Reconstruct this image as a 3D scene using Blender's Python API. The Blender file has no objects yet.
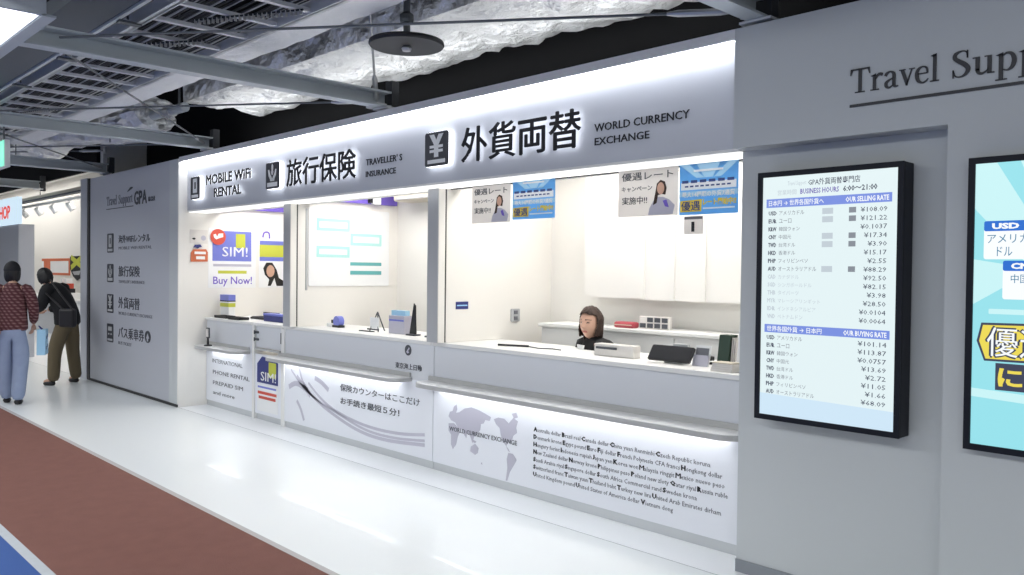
import bpy, bmesh, math, random
from mathutils import Vector, Matrix, noise
random.seed(7)
sc = bpy.context.scene
COL = sc.collection
PI = math.pi

# ------------------------------------------------------------------ materials
def mat(name, col, rough=.5, metal=0., emit=None, es=0., coat=0., bump=None, spec=.5, var=None):
    m = bpy.data.materials.new(name); m.use_nodes = True
    nt = m.node_tree; b = nt.nodes['Principled BSDF']
    b.inputs['Base Color'].default_value = (*col, 1)
    b.inputs['Roughness'].default_value = rough
    b.inputs['Metallic'].default_value = metal
    b.inputs['Specular IOR Level'].default_value = spec
    b.inputs['Coat Weight'].default_value = coat
    if emit:
        b.inputs['Emission Color'].default_value = (*emit, 1)
        b.inputs['Emission Strength'].default_value = es
    tc = None
    if var or bump:
        tc = nt.nodes.new('ShaderNodeTexCoord')
    if var:      # (scale, second colour)
        n = nt.nodes.new('ShaderNodeTexNoise'); n.inputs['Scale'].default_value = var[0]; n.inputs['Detail'].default_value = 4
        nt.links.new(tc.outputs['Object'], n.inputs['Vector'])
        mx = nt.nodes.new('ShaderNodeMix'); mx.data_type = 'RGBA'
        mx.inputs[6].default_value = (*col, 1); mx.inputs[7].default_value = (*var[1], 1)
        nt.links.new(n.outputs['Fac'], mx.inputs[0]); nt.links.new(mx.outputs[2], b.inputs['Base Color'])
    if bump:     # (kind, scale, strength, distance)
        if bump[0] == 'voronoi':
            t = nt.nodes.new('ShaderNodeTexVoronoi'); t.inputs['Scale'].default_value = bump[1]; out = t.outputs['Distance']
        else:
            t = nt.nodes.new('ShaderNodeTexNoise'); t.inputs['Scale'].default_value = bump[1]; t.inputs['Detail'].default_value = 5; out = t.outputs['Fac']
        nt.links.new(tc.outputs['Object'], t.inputs['Vector'])
        bp = nt.nodes.new('ShaderNodeBump'); bp.inputs['Strength'].default_value = bump[2]; bp.inputs['Distance'].default_value = bump[3]
        nt.links.new(out, bp.inputs['Height']); nt.links.new(bp.outputs[0], b.inputs['Normal'])
    return m

M = {}
M['tile'] = mat('white_floor_tile', (.80, .83, .84), .30, coat=.12, bump=('noise', 3., .02, .02))
M['plinth_tile'] = mat('plinth_tile', (.86, .88, .90), .3)
M['seam'] = mat('seam', (.30, .31, .33), .6)
M['carpet'] = mat('red_brown_carpet', (.185, .076, .060), .95, bump=('noise', 220., .6, .01), var=(9., (.23, .10, .08)))
M['blue_carpet'] = mat('blue_carpet', (.040, .105, .34), .9, bump=('noise', 220., .5, .01))
M['strip'] = mat('carpet_strip', (.42, .40, .41), .6, var=(30., (.52, .50, .49)))
M['strip_white'] = mat('carpet_strip_white', (.55, .60, .66), .6, var=(20., (.48, .50, .52)))
M['wall'] = mat('wall_paint', (.54, .565, .585), .55)
M['panel'] = mat('grey_panel', (.47, .485, .54), .4)
M['signface'] = mat('sign_face', (.52, .54, .60), .38)
M['lip'] = mat('sign_lip', (.80, .80, .82), .45)
M['white'] = mat('white_laminate', (.80, .80, .79), .45)
M['warm'] = mat('warm_white_wall', (.82, .80, .76), .6)
M['counter'] = mat('counter_white', (.68, .70, .74), .35)
M['counterp'] = mat('counter_print', (.80, .82, .88), .3)
M['ledge'] = mat('ledge_grey', (.46, .46, .46), .35)
M['ledget'] = mat('ledge_white_top', (.80, .81, .82), .3)
M['kick'] = mat('kick_strip', (.58, .60, .62), .35, metal=.3)
M['base'] = mat('baseboard_steel', (.28, .30, .33), .4, metal=.5)
M['post'] = mat('post_grey', (.45, .46, .48), .5)
M['black'] = mat('black', (.012, .012, .014), .5)
M['ceil'] = mat('dark_ceiling', (.010, .010, .012), .95)
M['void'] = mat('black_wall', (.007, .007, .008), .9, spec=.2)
M['steel'] = mat('painted_steel', (.52, .56, .58), .42, metal=.25)
M['steel_l'] = mat('galvanised', (.74, .75, .76), .42, metal=.3)
M['trunk'] = mat('blue_grey_trunking', (.085, .10, .125), .45, metal=.2)
M['rod'] = mat('rod', (.16, .17, .18), .4, metal=.6)
M['rod_l'] = mat('rod_zinc', (.6, .6, .6), .35, metal=.7)
M['foil'] = mat('foil', (.86, .87, .89), .42, metal=.8, bump=('noise', 7., 1., .10))
M['foil_lit'] = mat('foil_lit_underside', (.88, .88, .88), .45, metal=.35, bump=('noise', 4.5, 1., .16))  # whiter copy of the foil: light from below put into the duct's underside
M['band'] = mat('insulation_band', (.92, .92, .92), .5, metal=.1, bump=('noise', 14., .35, .03))
M['cable'] = mat('cable', (.02, .02, .024), .45)
M['cable_g'] = mat('cable_grey', (.5, .51, .53), .5)
M['ink'] = mat('dark_ink', (.016, .017, .022), .6, spec=.3)
M['ink2'] = mat('grey_ink', (.07, .075, .09), .6)
M['inklight'] = mat('pale_ink', (.16, .165, .19), .6)
M['serif'] = mat('navy_lettering', (.012, .014, .024), .4)
M['panelink'] = mat('panel_lettering', (.035, .038, .05), .5)
M['lav'] = mat('lavender_print', (.50, .49, .58), .4)
M['lav2'] = mat('lavender_stroke', (.52, .51, .60), .4)
M['inkmid'] = mat('mid_ink', (.13, .135, .16), .6)
M['glow'] = mat('lit_acrylic', (.9, .9, .9), .4, emit=(.95, .97, 1.), es=2.6)
M['led'] = mat('led_strip', (.9, .9, .9), .4, emit=(.97, .99, 1.), es=16.)
M['ledstrip'] = mat('ledge_led', (.9, .9, .9), .4, emit=(.97, .99, 1.), es=17.)
M['iconm'] = mat('icon_plate', (.045, .047, .06), .5)
M['shopred'] = mat('lit_red', (.6, .05, .03), .5, emit=(.75, .05, .03), es=.8)
M['endpost'] = mat('dark_post', (.035, .037, .042), .6)
M['soffit'] = mat('soffit_glow', (.8, .8, .78), .5, emit=(1., .985, .94), es=.95)
M['lamp'] = mat('lamp_diffuser', (.9, .9, .9), .4, emit=(.97, .98, 1.), es=3.)
M['boothlamp'] = mat('booth_lamp', (.9, .9, .9), .4, emit=(1., .97, .92), es=8.5)
M['bezel'] = mat('display_bezel', (.006, .008, .016), .5, spec=.25)
M['scr'] = mat('screen_white', (0, 0, 0), .3, emit=(.84, .97, .99), es=.92)
M['scrblue'] = mat('screen_blue', (0, 0, 0), .3, emit=(.20, .29, .78), es=.95)
M['scrgrey'] = mat('screen_grey', (0, 0, 0), .3, emit=(.60, .68, .74), es=.9)
M['scrdark'] = mat('screen_dark', (0, 0, 0), .3, emit=(.06, .07, .12), es=.8)
M['scrmid'] = mat('screen_mid', (0, 0, 0), .3, emit=(.30, .33, .38), es=.8)
M['scrpurple'] = mat('screen_purple', (0, 0, 0), .3, emit=(.20, .16, .50), es=.9)
M['scrpale'] = mat('screen_paleblue', (0, 0, 0), .3, emit=(.66, .84, .98), es=.95)
M['scrw'] = mat('screen_pure', (0, 0, 0), .3, emit=(.95, .98, 1.), es=1.)
M['aqua'] = mat('screen_aqua', (0, 0, 0), .3, emit=(.33, .80, .88), es=.95)
M['aqual'] = mat('screen_aqua_light', (0, 0, 0), .3, emit=(.62, .95, .97), es=.95)
M['scrB'] = mat('screen_card_blue', (0, 0, 0), .3, emit=(.02, .17, .70), es=.9)
M['scrY'] = mat('screen_yellow', (0, 0, 0), .3, emit=(.95, .78, .10), es=.9)
M['scrteal'] = mat('screen_teal_ink', (0, 0, 0), .3, emit=(.03, .22, .38), es=.9)
M['pbg'] = mat('poster_offwhite', (.72, .69, .66), .4)
M['pblue'] = mat('poster_blue', (.13, .42, .80), .35)
M['psky'] = mat('poster_sky', (.38, .66, .88), .35)
M['pnavy'] = mat('poster_navy', (.03, .06, .22), .4)
M['pyel'] = mat('poster_yellow', (.85, .62, .06), .4)
M['pwhite'] = mat('poster_white', (.85, .86, .87), .4)
M['hair'] = mat('hair_brown', (.035, .016, .010), .65, bump=('noise', 60., .4, .01))
M['hairb'] = mat('hair_black', (.010, .009, .009), .5, bump=('noise', 60., .4, .01))
M['skin'] = mat('skin', (.60, .36, .26), .5)
M['lips'] = mat('lips', (.45, .14, .12), .5)
M['eyew'] = mat('eye', (.03, .02, .02), .2)
M['purple'] = mat('purple_board', (.17, .11, .55), .5)
M['simblue'] = mat('violet_blue', (.17, .20, .62), .45)
M['yelgreen'] = mat('yellow_green', (.55, .58, .06), .5)
M['red'] = mat('red', (.60, .07, .04), .5)
M['orange'] = mat('orange_red', (.62, .15, .06), .5)
M['teal'] = mat('pale_teal', (.42, .74, .72), .5)
M['teald'] = mat('teal_bar', (.12, .42, .42), .5)
M['beige'] = mat('beige', (.62, .56, .46), .6)
M['navy'] = mat('navy', (.03, .04, .20), .5)
M['green'] = mat('dark_green', (.02, .05, .03), .5)
M['jeans'] = mat('pale_denim', (.26, .32, .48), .85, var=(14., (.33, .40, .56)))
M['khaki'] = mat('olive_trousers', (.135, .105, .06), .85)
M['blackcloth'] = mat('black_cloth', (.010, .010, .012), .85)
M['bagm'] = mat('black_leather', (.012, .010, .012), .45)
M['pink'] = mat('dusky_red', (.42, .06, .08), .5)
M['cap'] = mat('dark_cap', (.012, .012, .016), .8)
M['exit'] = mat('exit_green', (.02, .5, .3), .4, emit=(.25, .85, .62), es=.9)
def plaid():
    m = mat('plaid_shirt', (.12, .03, .035), .85); nt = m.node_tree; b = nt.nodes['Principled BSDF']
    tc = nt.nodes.new('ShaderNodeTexCoord')
    w = nt.nodes.new('ShaderNodeTexWave'); w.inputs['Scale'].default_value = 9; w.bands_direction = 'DIAGONAL'
    w2 = nt.nodes.new('ShaderNodeTexWave'); w2.inputs['Scale'].default_value = 9; w2.bands_direction = 'Z'
    nt.links.new(tc.outputs['Object'], w.inputs['Vector']); nt.links.new(tc.outputs['Object'], w2.inputs['Vector'])
    a = nt.nodes.new('ShaderNodeMath'); a.operation = 'MULTIPLY'
    nt.links.new(w.outputs['Fac'], a.inputs[0]); nt.links.new(w2.outputs['Fac'], a.inputs[1])
    mx = nt.nodes.new('ShaderNodeMix'); mx.data_type = 'RGBA'
    mx.inputs[6].default_value = (.075, .018, .022, 1); mx.inputs[7].default_value = (.27, .14, .14, 1)
    nt.links.new(a.outputs[0], mx.inputs[0]); nt.links.new(mx.outputs[2], b.inputs['Base Color'])
    return m
M['plaid'] = plaid()
def translucent(k, col, f):
    """paper that lets the booth's light through"""
    nt = M[k].node_tree; b = nt.nodes['Principled BSDF']; out = nt.nodes['Material Output']
    tr = nt.nodes.new('ShaderNodeBsdfTranslucent'); tr.inputs['Color'].default_value = (*col, 1)
    mx = nt.nodes.new('ShaderNodeMixShader'); mx.inputs[0].default_value = f
    nt.links.new(b.outputs[0], mx.inputs[1]); nt.links.new(tr.outputs[0], mx.inputs[2]); nt.links.new(mx.outputs[0], out.inputs['Surface'])
M['sheetw'] = mat('poster_paper', (.86, .83, .80), .4); translucent('sheetw', (.90, .88, .86), .38)
M['sheetb'] = mat('poster_paper_blue', (.13, .42, .80), .35); translucent('sheetb', (.35, .66, .95), .42)

# ------------------------------------------------------------------ object helpers
W = {}                                    # world origin of every object made here
def tag(o, label=None, cat=None, group=None, kind=None):
    if label: o['label'] = label
    if cat: o['category'] = cat
    if group: o['group'] = group
    if kind: o['kind'] = kind
    return o
def thing(name, loc, label, cat, group=None):
    o = bpy.data.objects.new(name, None); COL.objects.link(o)
    o.empty_display_size = .1
    o.location = loc; W[o.name] = Vector(loc)
    return tag(o, label, cat, group)
def mk(name, bm, mats, parent=None, smooth=False, label=None, cat=None, group=None, kind=None):
    """link a bmesh holding world coordinates as ONE object with its origin at the base of its shape"""
    if isinstance(mats, str): mats = [mats]
    if isinstance(bm, bpy.types.Mesh):
        me = bm; b2 = bmesh.new(); b2.from_mesh(me); bm = b2
    xs = [v.co.x for v in bm.verts]; ys = [v.co.y for v in bm.verts]; zs = [v.co.z for v in bm.verts]
    c = Vector(((min(xs)+max(xs))/2, (min(ys)+max(ys))/2, min(zs)))
    for v in bm.verts: v.co -= c
    bmesh.ops.recalc_face_normals(bm, faces=bm.faces) if not smooth == 'keep' else None
    me = bpy.data.meshes.new(name); bm.to_mesh(me); bm.free()
    for k in mats: me.materials.append(M[k])
    if smooth is True:
        for p in me.polygons: p.use_smooth = True
    o = bpy.data.objects.new(name, me); COL.objects.link(o)
    W[o.name] = c
    if parent is not None:
        o.parent = parent; o.location = c - W[parent.name]
    else: o.location = c
    return tag(o, label, cat, group, kind)
def st(name, bm, m, **k): return mk(name, bm, m, kind='structure', **k)

NB = bmesh.new
def box(bm, x0, x1, y0, y1, z0, z1, bev=0, mi=0):
    r = bmesh.ops.create_cube(bm, size=1)
    for v in r['verts']:
        v.co = Vector((x0+(v.co.x+.5)*(x1-x0), y0+(v.co.y+.5)*(y1-y0), z0+(v.co.z+.5)*(z1-z0)))
    fs = set(f for v in r['verts'] for f in v.link_faces)
    for f in fs: f.material_index = mi
    if bev:
        es = list(set(e for v in r['verts'] for e in v.link_edges))
        rr = bmesh.ops.bevel(bm, geom=es, offset=bev, segments=2, profile=.5, affect='EDGES')
        for f in rr['faces']: f.material_index = mi
    return bm
def B(*a, **k): return box(NB(), *a, **k)
def FY(y):                                 # frame on a face that looks towards -Y: u = x, v = z, w = out of the face
    return lambda u, v, w: Vector((u, y-w, v))
def FX(x):                                 # frame on a face that looks towards +X: u = y, v = z
    return lambda u, v, w: Vector((x+w, u, v))
def prism(bm, F, pts, w0, w1, mi=0):
    """closed polygon pts (u,v) pulled from w0 to w1"""
    a = [bm.verts.new(F(u, v, w0)) for u, v in pts]; b = [bm.verts.new(F(u, v, w1)) for u, v in pts]
    n = len(pts); fs = []
    fs.append(bm.faces.new(a)); fs.append(bm.faces.new(b[::-1]))
    for i in range(n): fs.append(bm.faces.new((a[i], b[i], b[(i+1) % n], a[(i+1) % n])))
    for f in fs: f.material_index = mi
    return bm
def rect(u0, u1, v0, v1): return [(u0, v0), (u1, v0), (u1, v1), (u0, v1)]
def rrect(u0, u1, v0, v1, r, n=5):
    p = []
    for cx, cy, a0 in ((u1-r, v0+r, -90), (u1-r, v1-r, 0), (u0+r, v1-r, 90), (u0+r, v0+r, 180)):
        for k in range(n+1):
            a = math.radians(a0+90*k/n); p.append((cx+r*math.cos(a), cy+r*math.sin(a)))
    return p
def disc(cx, cy, rx, ry, n=24): return [(cx+rx*math.cos(2*PI*k/n), cy+ry*math.sin(2*PI*k/n)) for k in range(n)]
def tube(bm, pts, r, n=8, mi=0):
    pts = [Vector(p) for p in pts]; rings = []
    for i, p in enumerate(pts):
        d = (pts[min(i+1, len(pts)-1)]-pts[max(i-1, 0)]).normalized()
        s = d.orthogonal().normalized() if abs(d.z) > .95 else d.cross(Vector((0, 0, 1))).normalized()
        t = d.cross(s); rr = r[i] if isinstance(r, (list, tuple)) else r
        rings.append([bm.verts.new(p+s*rr*math.cos(2*PI*k/n)+t*rr*math.sin(2*PI*k/n)) for k in range(n)])
    for a, b in zip(rings, rings[1:]):
        for k in range(n):
            f = bm.faces.new((a[k], a[(k+1) % n], b[(k+1) % n], b[k])); f.material_index = mi
    for ring in (rings[0][::-1], rings[-1]):
        f = bm.faces.new(ring); f.material_index = mi
    return bm
def lathe(bm, c, prof, n=32, mi=0):
    rings = []
    for r, z in prof:
        rings.append([bm.verts.new((c[0]+r*math.cos(2*PI*k/n), c[1]+r*math.sin(2*PI*k/n), c[2]+z)) for k in range(n)])
    for a, b in zip(rings, rings[1:]):
        for k in range(n):
            bm.faces.new((a[k], a[(k+1) % n], b[(k+1) % n], b[k])).material_index = mi
    bm.faces.new(rings[0][::-1]).material_index = mi; bm.faces.new(rings[-1]).material_index = mi
    return bm

def each(name, F, polys, w0, w1, m, parent):
    for p in polys: mk(name, prism(NB(), F, p, w0, w1), m, parent)

# ------------------------------------------------------------------ lettering
def text_shape(body, bold=0., res=2, spacing=1., line=1.):
    cu = bpy.data.curves.new('t', 'FONT'); cu.body = body; cu.size = 1.; cu.resolution_u = res
    cu.extrude = .5; cu.offset = bold; cu.space_character = spacing; cu.space_line = line; cu.fill_mode = 'BOTH'
    o = bpy.data.objects.new('t', cu); COL.objects.link(o)
    dg = bpy.context.evaluated_depsgraph_get()
    me = bpy.data.meshes.new_from_object(o.evaluated_get(dg))
    bpy.data.objects.remove(o); bpy.data.curves.remove(cu)
    vs = [v.co.copy() for v in me.vertices]; fs = [tuple(p.vertices) for p in me.polygons]
    bpy.data.meshes.remove(me)
    return vs, fs
TC = {}
def text(bm, F, body, u0, u1, v0, v1, w0, w1, bold=0., res=2, mi=0, spacing=1.):
    """lettering stretched to the box (u0..u1, v0..v1); u1 None keeps the letters' own proportions"""
    if bold and 'M' in body and u1 is not None:      # this letter is thickened by laying it over itself
        k = bold*(v1-v0)*.6
        for q, du in enumerate((-k, 0, k)): text(bm, F, body, u0+du, u1+du, v0, v1, w0, w1+(w1-w0)*.02*q, 0., res, mi, spacing)
        return bm
    key = (body, bold, res, spacing)
    if key not in TC: TC[key] = text_shape(*key)
    vs, fs = TC[key]
    if not vs: return bm
    xa, xb = min(v.x for v in vs), max(v.x for v in vs); ya, yb = min(v.y for v in vs), max(v.y for v in vs)
    sy = (v1-v0)/(yb-ya); sx = sy if u1 is None else (u1-u0)/(xb-xa)
    nv = [bm.verts.new(F(u0+(v.x-xa)*sx, v0+(v.y-ya)*sy, w0 if v.z < 0 else w1)) for v in vs]
    for f in fs:
        try: bm.faces.new([nv[i] for i in f]).material_index = mi
        except ValueError: pass
    return bm
def T(F, body, *a, **k): return text(NB(), F, body, *a, **k)

def smooth_pts(p, n=6):
    out = []
    for i in range(len(p)-1):
        a = p[max(i-1, 0)]; b = p[i]; c = p[i+1]; d = p[min(i+2, len(p)-1)]
        for k in range(n):
            t = k/n
            out.append(tuple(.5*(2*b[j]+(c[j]-a[j])*t+(2*a[j]-5*b[j]+4*c[j]-d[j])*t*t+(3*b[j]-a[j]-3*c[j]+d[j])*t**3) for j in range(3)))
    out.append(p[-1]); return out
def stroke_polys(p, smooth=True):
    """p: (u, v, width) -> quads"""
    if smooth and len(p) > 2: p = smooth_pts(p)
    L = []; R = []
    for i, q in enumerate(p):
        a = p[max(i-1, 0)]; b = p[min(i+1, len(p)-1)]
        dx, dy = b[0]-a[0], b[1]-a[1]; l = math.hypot(dx, dy) or 1
        nx, ny = -dy/l*q[2]/2, dx/l*q[2]/2
        L.append((q[0]+nx, q[1]+ny)); R.append((q[0]-nx, q[1]-ny))
    return [L+R[::-1]]
def S_(*p): return ('s', p)
def R_(a, b, c, d): return ('p', rect(a, b, c, d))
def P_(*p): return ('p', list(p))
GL = {   # roman lettering drawn by hand: cap height 1, x-height .66; (advance, shapes)
 'T': (.86, [R_(.02, .84, .935, 1), P_((.0, .74), (.035, .74), (.11, .94), (.02, 1)), P_((.86, .74), (.825, .74), (.75, .94), (.84, 1)), R_(.36, .50, 0, .96), R_(.22, .64, 0, .045)]),
 'r': (.53, [R_(.10, .225, .02, .62), R_(0, .36, 0, .045), P_((.0, .60), (.225, .68), (.225, .58), (.1, .56)), S_((.2, .46, .05), (.3, .60, .09), (.4, .64, .11), (.5, .60, .13))]),
 'a': (.60, [S_((.07, .50, .11), (.12, .60, .10), (.26, .66, .06), (.40, .58, .12), (.42, .44, .13), (.42, .14, .13), (.47, .04, .09), (.6, .05, .03)), S_((.42, .40, .03), (.24, .33, .07), (.10, .22, .12), (.11, .08, .12), (.22, .02, .07), (.36, .09, .04), (.44, .18, .03))]),
 'v': (.60, [P_((.05, .65), (.19, .65), (.37, .16), (.33, 0), (.28, 0)), P_((.49, .65), (.54, .65), (.33, 0), (.29, .04)), R_(0, .26, .625, .66), R_(.40, .62, .625, .66)]),
 'e': (.58, [R_(.1, .5, .36, .405), S_((.50, .38, .06), (.46, .58, .08), (.30, .65, .05), (.13, .55, .11), (.08, .34, .14), (.14, .12, .13), (.30, .02, .07), (.44, .06, .05), (.53, .16, .03))]),
 'l': (.36, [R_(.10, .23, .02, 1.06), R_(0, .34, 0, .045), P_((0, 1.01), (.23, 1.08), (.23, .98), (.1, .96))]),
 'S': (.66, [S_((.52, .74, .04), (.49, .92, .05), (.34, .975, .05), (.15, .90, .11), (.12, .74, .14), (.26, .60, .16), (.44, .46, .17), (.55, .28, .15), (.46, .09, .10), (.30, .02, .05), (.14, .07, .05), (.07, .28, .04)), R_(.50, .54, .70, .99), R_(.05, .09, .0, .30)]),
 'u': (.68, [R_(.09, .22, .16, .66), P_((0, .615), (.22, .66), (.0, .66)), S_((.155, .22, .13), (.18, .08, .11), (.29, .03, .08), (.42, .09, .05), (.5, .18, .04)), R_(.46, .59, .02, .66), P_((.37, .615), (.59, .66), (.37, .66)), R_(.46, .68, 0, .045)]),
 'p': (.66, [R_(.10, .23, -.29, .62), R_(0, .35, -.32, -.275), P_((0, .60), (.23, .68), (.23, .58), (.1, .56)), S_((.2, .54, .04), (.33, .64, .07), (.49, .58, .12), (.56, .36, .14), (.50, .12, .12), (.36, .02, .06), (.2, .08, .04))]),
 'o': (.66, [S_((.33, .65, .05), (.15, .57, .11), (.09, .33, .14), (.15, .09, .11), (.33, .01, .05), (.51, .09, .11), (.57, .33, .14), (.51, .57, .11), (.33, .65, .05))]),
 't': (.42, [R_(.10, .23, .14, .80), R_(0, .38, .615, .66), S_((.165, .2, .13), (.19, .06, .11), (.28, .02, .07), (.38, .07, .03))]),
 ' ': (.30, []),
}
def serif_word(bm, F, word, u0, u1, v0, cap, w0, w1):
    tot = sum(GL[c][0]+.03 for c in word); sx = (u1-u0)/tot/1.; x = 0
    for c in word:
        adv, shapes = GL[c]
        for kind, p in shapes:
            for poly in (stroke_polys(list(p)) if kind == 's' else [p]):
                prism(bm, F, [(u0+(x+a)*sx, v0+b*cap) for a, b in poly], w0, w1)
        x += adv+.03
    return bm

# ------------------------------------------------------------------ camera
cam = bpy.data.cameras.new('camera'); co = bpy.data.objects.new('camera', cam); COL.objects.link(co)
rv = Vector((0.69201455, 0.72179785, 0.01112304)); uv = Vector((-0.02067815, 0.00441817, 0.99977642)); fv = Vector((-0.72158733, 0.69208983, -0.01798288))
mw = Matrix(((rv.x, uv.x, -fv.x, 0), (rv.y, uv.y, -fv.y, 0), (rv.z, uv.z, -fv.z, 1.6), (0, 0, 0, 1)))
co.matrix_world = mw
cam.sensor_width = 36; cam.lens = 830.24/1024*36; cam.clip_end = 200
sc.camera = co

# ------------------------------------------------------------------ the setting
YB = 3.85        # plane of the band, the panel and the floor seam
YS = 3.95        # sign face
YP = 3.98        # recessed wall on the right
YC = 4.18        # counter fronts
ZB = 2.262       # underside of the band
ZT = 2.885       # top of the band
XL = -9.57       # left end of the sign recess
XR = -2.352      # right end of the sign recess
st('floor', B(-34, 3, 2.36, YB-.004, -.1, 0), 'tile')
st('floor_shop', B(-34, 3, YB+.004, 8, -.1, 0), 'plinth_tile')
st('trim_1', B(-34, 3, YB-.004, YB+.004, -.1, -.001), 'seam')
st('floor_carpet', B(-34, 3, 1.27, 2.32, -.1, .002), 'carpet')
st('trim_2', B(-34, 3, 2.32, 2.36, -.1, .003), 'strip')
st('trim_3', B(-34, 3, 1.215, 1.27, -.1, .003), 'strip_white')
st('floor_blue', B(-34, 3, -4, 1.215, -.1, .002), 'blue_carpet')
st('ceiling', B(-34, 3, -4, 8, 4.3, 4.4), 'ceil')
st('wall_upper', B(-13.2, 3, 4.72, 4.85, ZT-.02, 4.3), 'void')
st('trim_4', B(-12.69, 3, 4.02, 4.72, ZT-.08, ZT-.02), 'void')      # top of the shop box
# right hand wall: recessed part, column, band above
bm = NB()
box(bm, -2.372, -1.301, YP, YP+.16, 0, ZB)
st('wall_right', bm, 'wall')
bm = NB(); box(bm, -1.301, 3, YB, YP+.16, 0, ZB); st('wall_column', bm, 'wall')
st('wall_band', B(XR, 3, YB, YP+.16, ZB, ZT), 'wall')
st('baseboard_right', B(-2.374, -1.305, YP-.008, YP, 0, .068), 'base')
st('baseboard_column', B(-1.303, 3, YB-.008, YB, 0, .068), 'base')
# fascia: lip, recessed face, end return
bm = NB()
box(bm, XL, XR, YB, YB+.018, ZT-.054, ZT); box(bm, XL, XR, YB+.018, YS+.05, ZT-.02, ZT)
st('wall_fascia_lip', bm, 'lip')
st('wall_fascia', B(XL, XR, YS, YS+.04, 2.278, ZT-.02), 'signface')
st('trim_5', B(XL, XR-.02, YB+.03, YB+.05, ZT-.05, ZT-.021), 'led')   # lit strip tucked behind the lip
st('trim_6', B(XL, XR-.02, YS, 4.34, 2.262, 2.278), 'white')          # soffit
st('trim_7', B(-5.1, XR-.02, 4.206, 4.216, 2.25, 2.262), 'ink2')
st('trim_16', B(XL+.01, XR-.02, 3.965, 4.19, 2.256, 2.262), 'soffit')     # glowing sheet added to whiten the soffit underside        # shutter slot
# left panel
bm = NB(); box(bm, -12.70, -9.835, YB, 4.1, .012, 2.868); st('wall_left', bm, 'panel')
st('trim_8', B(-9.83, XL-.02, YB-.004, YB+.1, .0, 2.868), 'wall'); st('trim_15', B(XL-.02, XL, YB-.003, YB+.1, .0, 2.868), 'warm')
st('trim_9', B(-12.79, -12.70, YB-.012, 4.1, 0, 2.872), 'black')
st('trim_10', B(-13.07, -12.79, YB-.02, 4.1, 0, 2.88), 'panel')
st('shadow_line_left', B(-12.70, XL, YB-.012, YB, 0, .03), 'black')  # black strip standing in for the line of shade under the panel
# booths: back wall, partitions, ceilings
st('wall_back', B(-9.9, -.6, 5.40, 5.5, 0, 2.75), 'warm')
st('wall_booth_left', B(-9.72, XL, YB+.1, 5.4, 0, 2.75), 'warm')
st('wall_booth_right', B(-2.05, -1.95, YP+.16, 5.4, 0, 2.75), 'warm')
st('ceiling_booth', B(-9.72, -1.95, 4.34, 5.4, 2.60, 2.66), 'white')
for k, xp in enumerate((-7.44, -5.112)):
    bm = NB()
    box(bm, xp-.135, xp, 4.10, 4.165, 1.038, 2.262); box(bm, xp-.135, xp-.02, 4.165, 4.18, 1.038, 2.262)
    box(bm, xp-.135, xp, 4.18, 4.262, 1.038, 2.262); box(bm, xp-.135, xp-.012, 4.262, 4.81, 1.038, 2.6); box(bm, xp-.135, xp-.012, 4.81, 5.4, 0, 2.6)
    st('wall_partition_%d' % (k+1), bm, 'warm')
    st('trim_%d' % (11+k), B(xp-.02, xp-.004, 4.166, 4.179, 1.04, 2.26), 'black')
    st('trim_%d' % (13+k), B(xp-.135, xp-.004, 4.094, 4.10, 1.04, 2.26), 'post')  # grey plate: shade on the white partition's front put into its colour

# ------------------------------------------------------------------ signs on the fascia
def halo_sign(label, iconbox, icon, words, flat, cx):
    t = thing('backlit_sign', (cx, YS, 2.38), label, 'sign', 'backlit signs on the fascia')
    F = FY(YS)
    u0, u1, v0, v1 = iconbox
    mk('icon_body', prism(NB(), F, rrect(u0-.003, u1+.003, v0-.003, v1+.003, .022), .014, .042), 'glow', t)
    ip = mk('icon_plate', prism(NB(), F, rrect(u0, u1, v0, v1, .02), .0425, .050), 'iconm', t)
    bm = NB(); icon(bm, F, u0, u1, v0, v1); mk('icon_symbol', bm, 'pwhite', ip)
    for body, a, b, c, d, bold in words:
        mk('letter_body', T(F, body, a, b, c, d, .0265, .030), 'glow', t)
        bm = NB()
        for q, (du, dv) in enumerate(((-bold, 0), (bold, 0), (0, -bold*.6), (0, bold*.6), (0, 0))):      # thickened by laying the letters over themselves
            text(bm, F, body, a+du, b+du, c+dv, d+dv, .0302, .036+.0001*q)
        mk('lettering', bm, 'ink', t)
    for body, a, b, c, d in flat:
        mk('small_lettering', T(F, body, a, b, c, d, .0005, .004, bold=.008), 'ink', t)
    return t
def ic_phone(bm, F, a, b, c, d):
    w, h = b-a, d-c
    for p in (rect(a+.27*w, a+.73*w, c+.28*h, c+.36*h), rect(a+.27*w, a+.42*w, c+.36*h, c+.84*h), rect(a+.60*w, a+.73*w, c+.36*h, c+.84*h), rect(a+.27*w, a+.73*w, c+.84*h, c+.92*h), rect(a+.42*w, a+.60*w, c+.36*h, c+.46*h), rect(a+.42*w, a+.60*w, c+.76*h, c+.84*h)):
        prism(bm, F, p, .050, .052)
    prism(bm, F, rect(a+.12*w, a+.86*w, c+.07*h, c+.20*h), .050, .052)
def ic_hands(bm, F, a, b, c, d):
    w, h = b-a, d-c
    q = lambda *p: [(a+x*w, c+y*h) for x, y in p]
    for p in (q((.18, .72), (.26, .74), (.34, .56), (.44, .46), (.5, .38), (.5, .34), (.34, .36), (.22, .50)),
              q((.82, .72), (.74, .74), (.66, .56), (.56, .46), (.5, .38), (.5, .34), (.66, .36), (.78, .50)),
              q((.32, .38), (.68, .38), (.64, .29), (.36, .29)),
              q((.45, .62), (.55, .62), (.58, .86), (.50, .95), (.44, .86)), q((.40, .66), (.60, .66), (.54, .52), (.46, .52))):
        prism(bm, F, p, .050, .052)
    prism(bm, F, q((.12, .08), (.88, .08), (.88, .24), (.12, .24)), .050, .052)
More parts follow.
